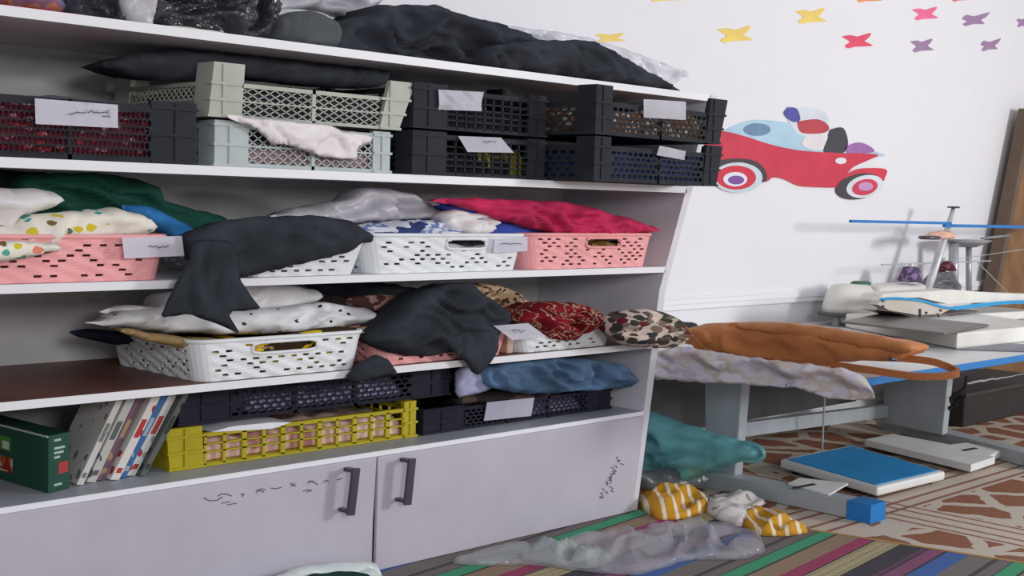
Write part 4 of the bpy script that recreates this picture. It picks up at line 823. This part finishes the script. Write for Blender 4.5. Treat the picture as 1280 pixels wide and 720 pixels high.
bm = B(); pth = smooth_path([aX(1098, 447, .62), aX(1130, 448, .68), aX(1165, 452, .72), aX(1188, 460, .74), aX(1197, 466, .70), aX(1180, 470, .64), aX(1140, 470, .56), aX(1090, 463, .52), aX(1040, 456, .50)], 6)
for p, q in zip(pth, pth[1:]): bar(bm, p, q, .016, .03)
link('strap', bm, 'brown_strap', bag)
bm = B(); lathe(bm, aX(1116, 449, .55), [(.018, -.008), (.02, 0), (.018, .008)], 14); link('buckle', bm, 'metal_dark', bag)
cloth('dark_cloth', 'small dark cloth behind the orange bag near the camouflage bundle', 'cloth', 'black_cloth2', [(838, 406), (850, 402), (872, 404), (868, 412), (842, 412)], 'Y', .5, tf=.05, tb=.08, zmin=.675)
# overlock machine
M['mach'] = plain('machine_white', (224, 222, 214), .4, 0, .4, .03)
M['mach_beige'] = plain('machine_beige', (196, 188, 176), .45, 0, .4, .03)
M['bed'] = plain('machine_bed_grey', (116, 108, 104), .4, .3, .4, .06)
M['mblue'] = plain('machine_blue', (36, 150, 206), .4, var=.03)
ov = thing('overlock_machine', 'white overlock sewing machine with blue stripe on the table', 'sewing machine', (2.7, 0, .671))
bm = B(); prism(bm, [(1.985, -.54, .673), (3.05, -.60, .673), (3.6, .42, .673), (2.52, .44, .673)], (0, 0, .085), .012); link('machine_base', bm, 'mach', ov)
bm = B(); P = [aZ(x, y, .762) for x, y in [(1052, 404), (1100, 394), (1236, 408), (1180, 419)]]; prism(bm, P, (0, 0, .012), .003); link('bed_plate', bm, 'bed', ov)
bm = B(); prism(bm, [aY(x, y, .02) for x, y in [(1098, 376), (1106, 371), (1150, 372), (1184, 380), (1300, 376), (1300, 368), (1240, 366), (1190, 362), (1165, 364), (1120, 366), (1104, 368)][::-1]], (0, .13, 0), .006); link('machine_head', bm, 'mach', ov)
bm = B(); prism(bm, [aY(x, y, .005) for x, y in [(1097, 381), (1104, 373), (1150, 376), (1184, 386), (1194, 384), (1176, 393), (1148, 394), (1112, 388)]], (0, .05, 0), .004); link('face_plate', bm, 'mach_beige', ov)
bm = B(); sp_ = smooth_path([aY(x, y, .0) for x, y in [(1102, 374), (1122, 373), (1152, 376), (1186, 385), (1220, 382), (1260, 378), (1300, 377)]], 5)
for p, q in zip(sp_, sp_[1:]): bar(bm, p, q, .012, .022 if p.x > aY(1186, 385, 0).x else .014)
link('blue_stripe', bm, 'mblue', ov)
bm = B(); P = [aY(x, y, -.02) for x, y in [(1222, 392), (1300, 388), (1300, 430), (1262, 430), (1216, 424)]]; prism(bm, [Vector((p.x, p.y, max(p.z, .70))) for p in P], (0, .4, 0), .008); link('front_cover', bm, 'mach', ov)
bm = B(); prism(bm, [aYc(x, y, .03) for x, y in [(1112, 389), (1148, 395), (1200, 390), (1222, 388), (1222, 404), (1190, 402), (1150, 399)]], (0, .2, 0), .004); prism(bm, [aYc(x, y, .0) for x, y in [(1190, 394), (1212, 392), (1214, 404), (1196, 404)]], (0, .06, 0), .003); link('needle_works', bm, 'bed', ov)
bm = B(); tube(bm, [aYc(1150, 386, .0), aYc(1150, 402, .0)], .008, 6); tube(bm, [aYc(1172, 392, -.01), aYc(1176, 404, -.01)], .006, 6); link('presser_bar', bm, 'metal_dark', ov)
bm = B(); prism(bm, [aYc(x, y, -.03) for x, y in [(1235, 405), (1252, 405), (1252, 413), (1238, 413)]], (0, .012, 0), .002); link('yellow_tag', bm, plain('tag_yellow', (236, 220, 50), .5), ov)
bm = B()
for x, y in [(1104, 376), (1158, 391), (1176, 388), (1104, 383)]: tube(bm, [aYc(x, y, .006), aYc(x, y, -.004)], .008, 8)
link('screw', bm, 'metal_dark', ov)
bm = B(); prism(bm, [aZ(x, y, .673) for x, y in [(1195, 437), (1230, 428), (1300, 432), (1290, 440)]], (0, 0, .004)); tag(link('scissors_tray', bm, plain('tray_grey', (130, 132, 142), .5), None, False, aZ(1240, 434, .673)), 'flat grey tray lying in front of the overlock machine', 'tray')
# rounded white machine behind
dY = .55
dm = thing('hand_wheel_cover', 'rounded white machine housing with green cap near the wall', 'machine', (2.8, dY, .671))
c0 = aY(1062, 388, dY)
bm = B(); lathe(bm, (c0.x, dY, c0.z), [(.235, -.005), (.23, .03), (.215, .08), (.19, .13), (.165, .152), (.14, .162), (.03, .166)], 40, 1, .6); link('housing', bm, 'mach', dm, True)
bm = B(); lathe(bm, (c0.x, dY, c0.z), [(.21, -.03), (.26, -.026), (.275, -.012), (.24, -.004)], 40, 1, .6); link('bottom_rim', bm, plain('rim_grey', (84, 90, 90), .5), dm, True)
bm = B(); lathe(bm, (aY(1076, 355, dY).x, dY, c0.z + .158), [(.085, 0), (.09, .012), (.07, .022)], 24, 1, .6); link('cap', bm, plain('cap_green', (66, 104, 80), .5), dm, True)
bm = B(); bx(bm, c0.x+.19, c0.x+.82, dY-.1, dY+.14, c0.z-.0, c0.z+.15, .03); link('rear_body', bm, 'mach', dm, True)
for dx in (-.15, .0, .15): link('stand_leg', lathe(B(), (c0.x+dx, dY, .671), [(.03, 0), (.02, c0.z-.03-.671)], 10), 'frame', dm)
# thread stand
ts = thing('thread_stand', 'thread stand with blue rails and pole behind the overlock machine', 'thread stand', (2.95, .3, .671))
pY = .5
bm = B(); tube(bm, [aY(1150, 392, pY), aY(1176, 312, pY), aY(1192, 260, pY)], [.028, .026, .014], 12); link('pole', bm, plain('pole_white', (206, 206, 212), .4, .2), ts, True)
bm = B(); lathe(bm, aY(1192, 259, pY), [(.04, -.006), (.045, 0), (.04, .006)], 14); link('pole_cap', bm, 'metal_dark', ts)
bm = B(); bar(bm, aY(1063, 276.5, pY-.03), aY(1188, 279, pY-.03), .02, .018); bar(bm, aY(1180, 282, pY-.035), aY(1300, 284, pY-.035), .02, .022); link('blue_rail', bm, plain('rail_blue', (44, 120, 190), .4), ts)
bm = B(); lathe(bm, aY(1208, 300, pY+.06), [(.1, -.05), (.2, -.02), (.26, .0), (.05, .004)], 24, 1, .6); bar(bm, aY(1228, 298, pY+.06), aY(1262, 294, pY+.06), .03, .012); link('spool_tray', bm, plain('tray_dark', (150, 150, 154), .5), ts, True)
bm = B()
for x in (1192, 1211): tube(bm, [aY(x, 304, pY+.06), aY(x, 376, pY+.06)], .022 if x > 1200 else .035, 12)
link('support_tube', bm, plain('tube_grey', (170, 174, 178), .35, .4), ts, True)
bm = B(); lathe(bm, aY(1162, 297, pY-.04), [(.09, -.012), (.11, 0), (.09, .012)], 20, 1, .6); link('tension_disc', bm, 'metal_dark', ts, True)
bm = B(); bar(bm, aY(1102, 331, pY), aY(1238, 326, pY), .012, .008); tube(bm, [aY(1222, 328, pY), aY(1262, 368, pY)], .004, 6); tube(bm, [aY(1150, 331, pY), aY(1290, 310, pY-.1)], .0025, 5); link('guide_wire', bm, 'frame', ts)
cloth('cloth_scrap', 'small flesh pink cloth scrap lying on the thread stand tray', 'cloth', fabric('flesh_cloth', (224, 180, 158)), [(1152, 293), (1172, 288), (1188, 289), (1196, 294), (1190, 299), (1168, 299)], 'Y', pY-.02, tf=.03, tb=.03, fold=.006, rim=.03)
def spool(px0, px1, lb, rgb):
    s = thing('thread_spool', lb, 'thread spool', aY(px0[0], px0[1], pY), 'thread spools on the stand')
    bm = B(); a, c = aY(*px0, pY), aY(*px1, pY); hh = c.z - a.z; lathe(bm, a, [(.075, 0), (.085, hh*.08), (.05, hh*.95), (.03, hh)], 24); c = Vector((a.x, a.y, c.z)); link('thread', bm, blotch('thread_%d' % rgb[0], [(0, rgb), (.55, tuple(min(255, int(v*1.6)) for v in rgb))], 30), s, True)
    bm = B(); tube(bm, [c - Vector((0, 0, .004)), c + Vector((0, 0, .02))], .018, 10); link('cone_tip', bm, 'mach', s)
spool((1138, 352), (1144, 333), 'purple flecked thread spool left of the pole', (92, 80, 104))
spool((1180, 338), (1182, 326), 'maroon thread spool right of the pole', (84, 48, 56))
cloth('plastic_bag', 'dark grey see-through bag behind the pole on the table', 'bag', plain('smoky_film', (104, 104, 106), .3, 0, .5, .15, 14, .6, .02), [(1156, 372), (1164, 348), (1176, 336), (1192, 344), (1200, 374)], 'Y', .5, tf=.05, tb=.1, zmin=.675, fold=.02)
# brown board
bd = thing('wooden_board', 'tall brown wooden board leaning in the corner beyond the machines', 'board', (5.7, .6, 0))
a, c = aY(1280, 165, .66), aY(1243, 352, .66); sl = (a.x-c.x)/(a.z-c.z); x0 = c.x - sl*c.z; xt = x0 + sl*2.2
bm = B(); prism(bm, [(x0+.05, .66, 0), (x0+1.1, .66, 0), (xt+1.1, .66, 2.2), (xt+.05, .66, 2.2)], (0, .05, 0)); link('panel', bm, plain('brown_wood', (132, 98, 66), .6, var=.1), bd)
bm = B(); prism(bm, [(x0-.02, .63, 0), (x0+.05, .63, 0), (xt+.05, .63, 2.2), (xt-.02, .63, 2.2)], (0, .1, 0)); link('edge_strip', bm, plain('dark_brown_wood', (104, 86, 72), .6), bd)

# ------------------------------------------------------------------ light
def area(name, loc, target, sx_, sy_, energy, rgb=(1, 1, 1)):
    l = bpy.data.lights.new(name, 'AREA'); l.shape = 'RECTANGLE'; l.size = sx_; l.size_y = sy_; l.energy = energy; l.color = rgb
    o = bpy.data.objects.new(name, l); C.objects.link(o); o.location = loc
    o.rotation_euler = (Vector(target) - Vector(loc)).to_track_quat('-Z', 'Y').to_euler(); return o
area('window_and_fill', (4.6, -6.2, 2.3), (1.5, .8, 1.9), 1.3, 1.2, 235, (1, .99, 1))
area('window_and_fill', (-4.6, -7.6, 2.75), (-1.4, .4, 1.2), 1.6, 1.2, 150, (1, .99, 1))  # unseen fill light added at left front to reach into the shelves
w = bpy.data.worlds.new('world'); bpy.context.scene.world = w; w.use_nodes = True
w.node_tree.nodes['Background'].inputs[0].default_value = (.92, .93, 1, 1); w.node_tree.nodes['Background'].inputs[1].default_value = .48
sc = bpy.context.scene
sc.view_settings.view_transform = 'Standard'; sc.view_settings.look = 'None'; sc.view_settings.gamma = 1; sc.view_settings.exposure = .12
sc.view_settings.use_curve_mapping = False
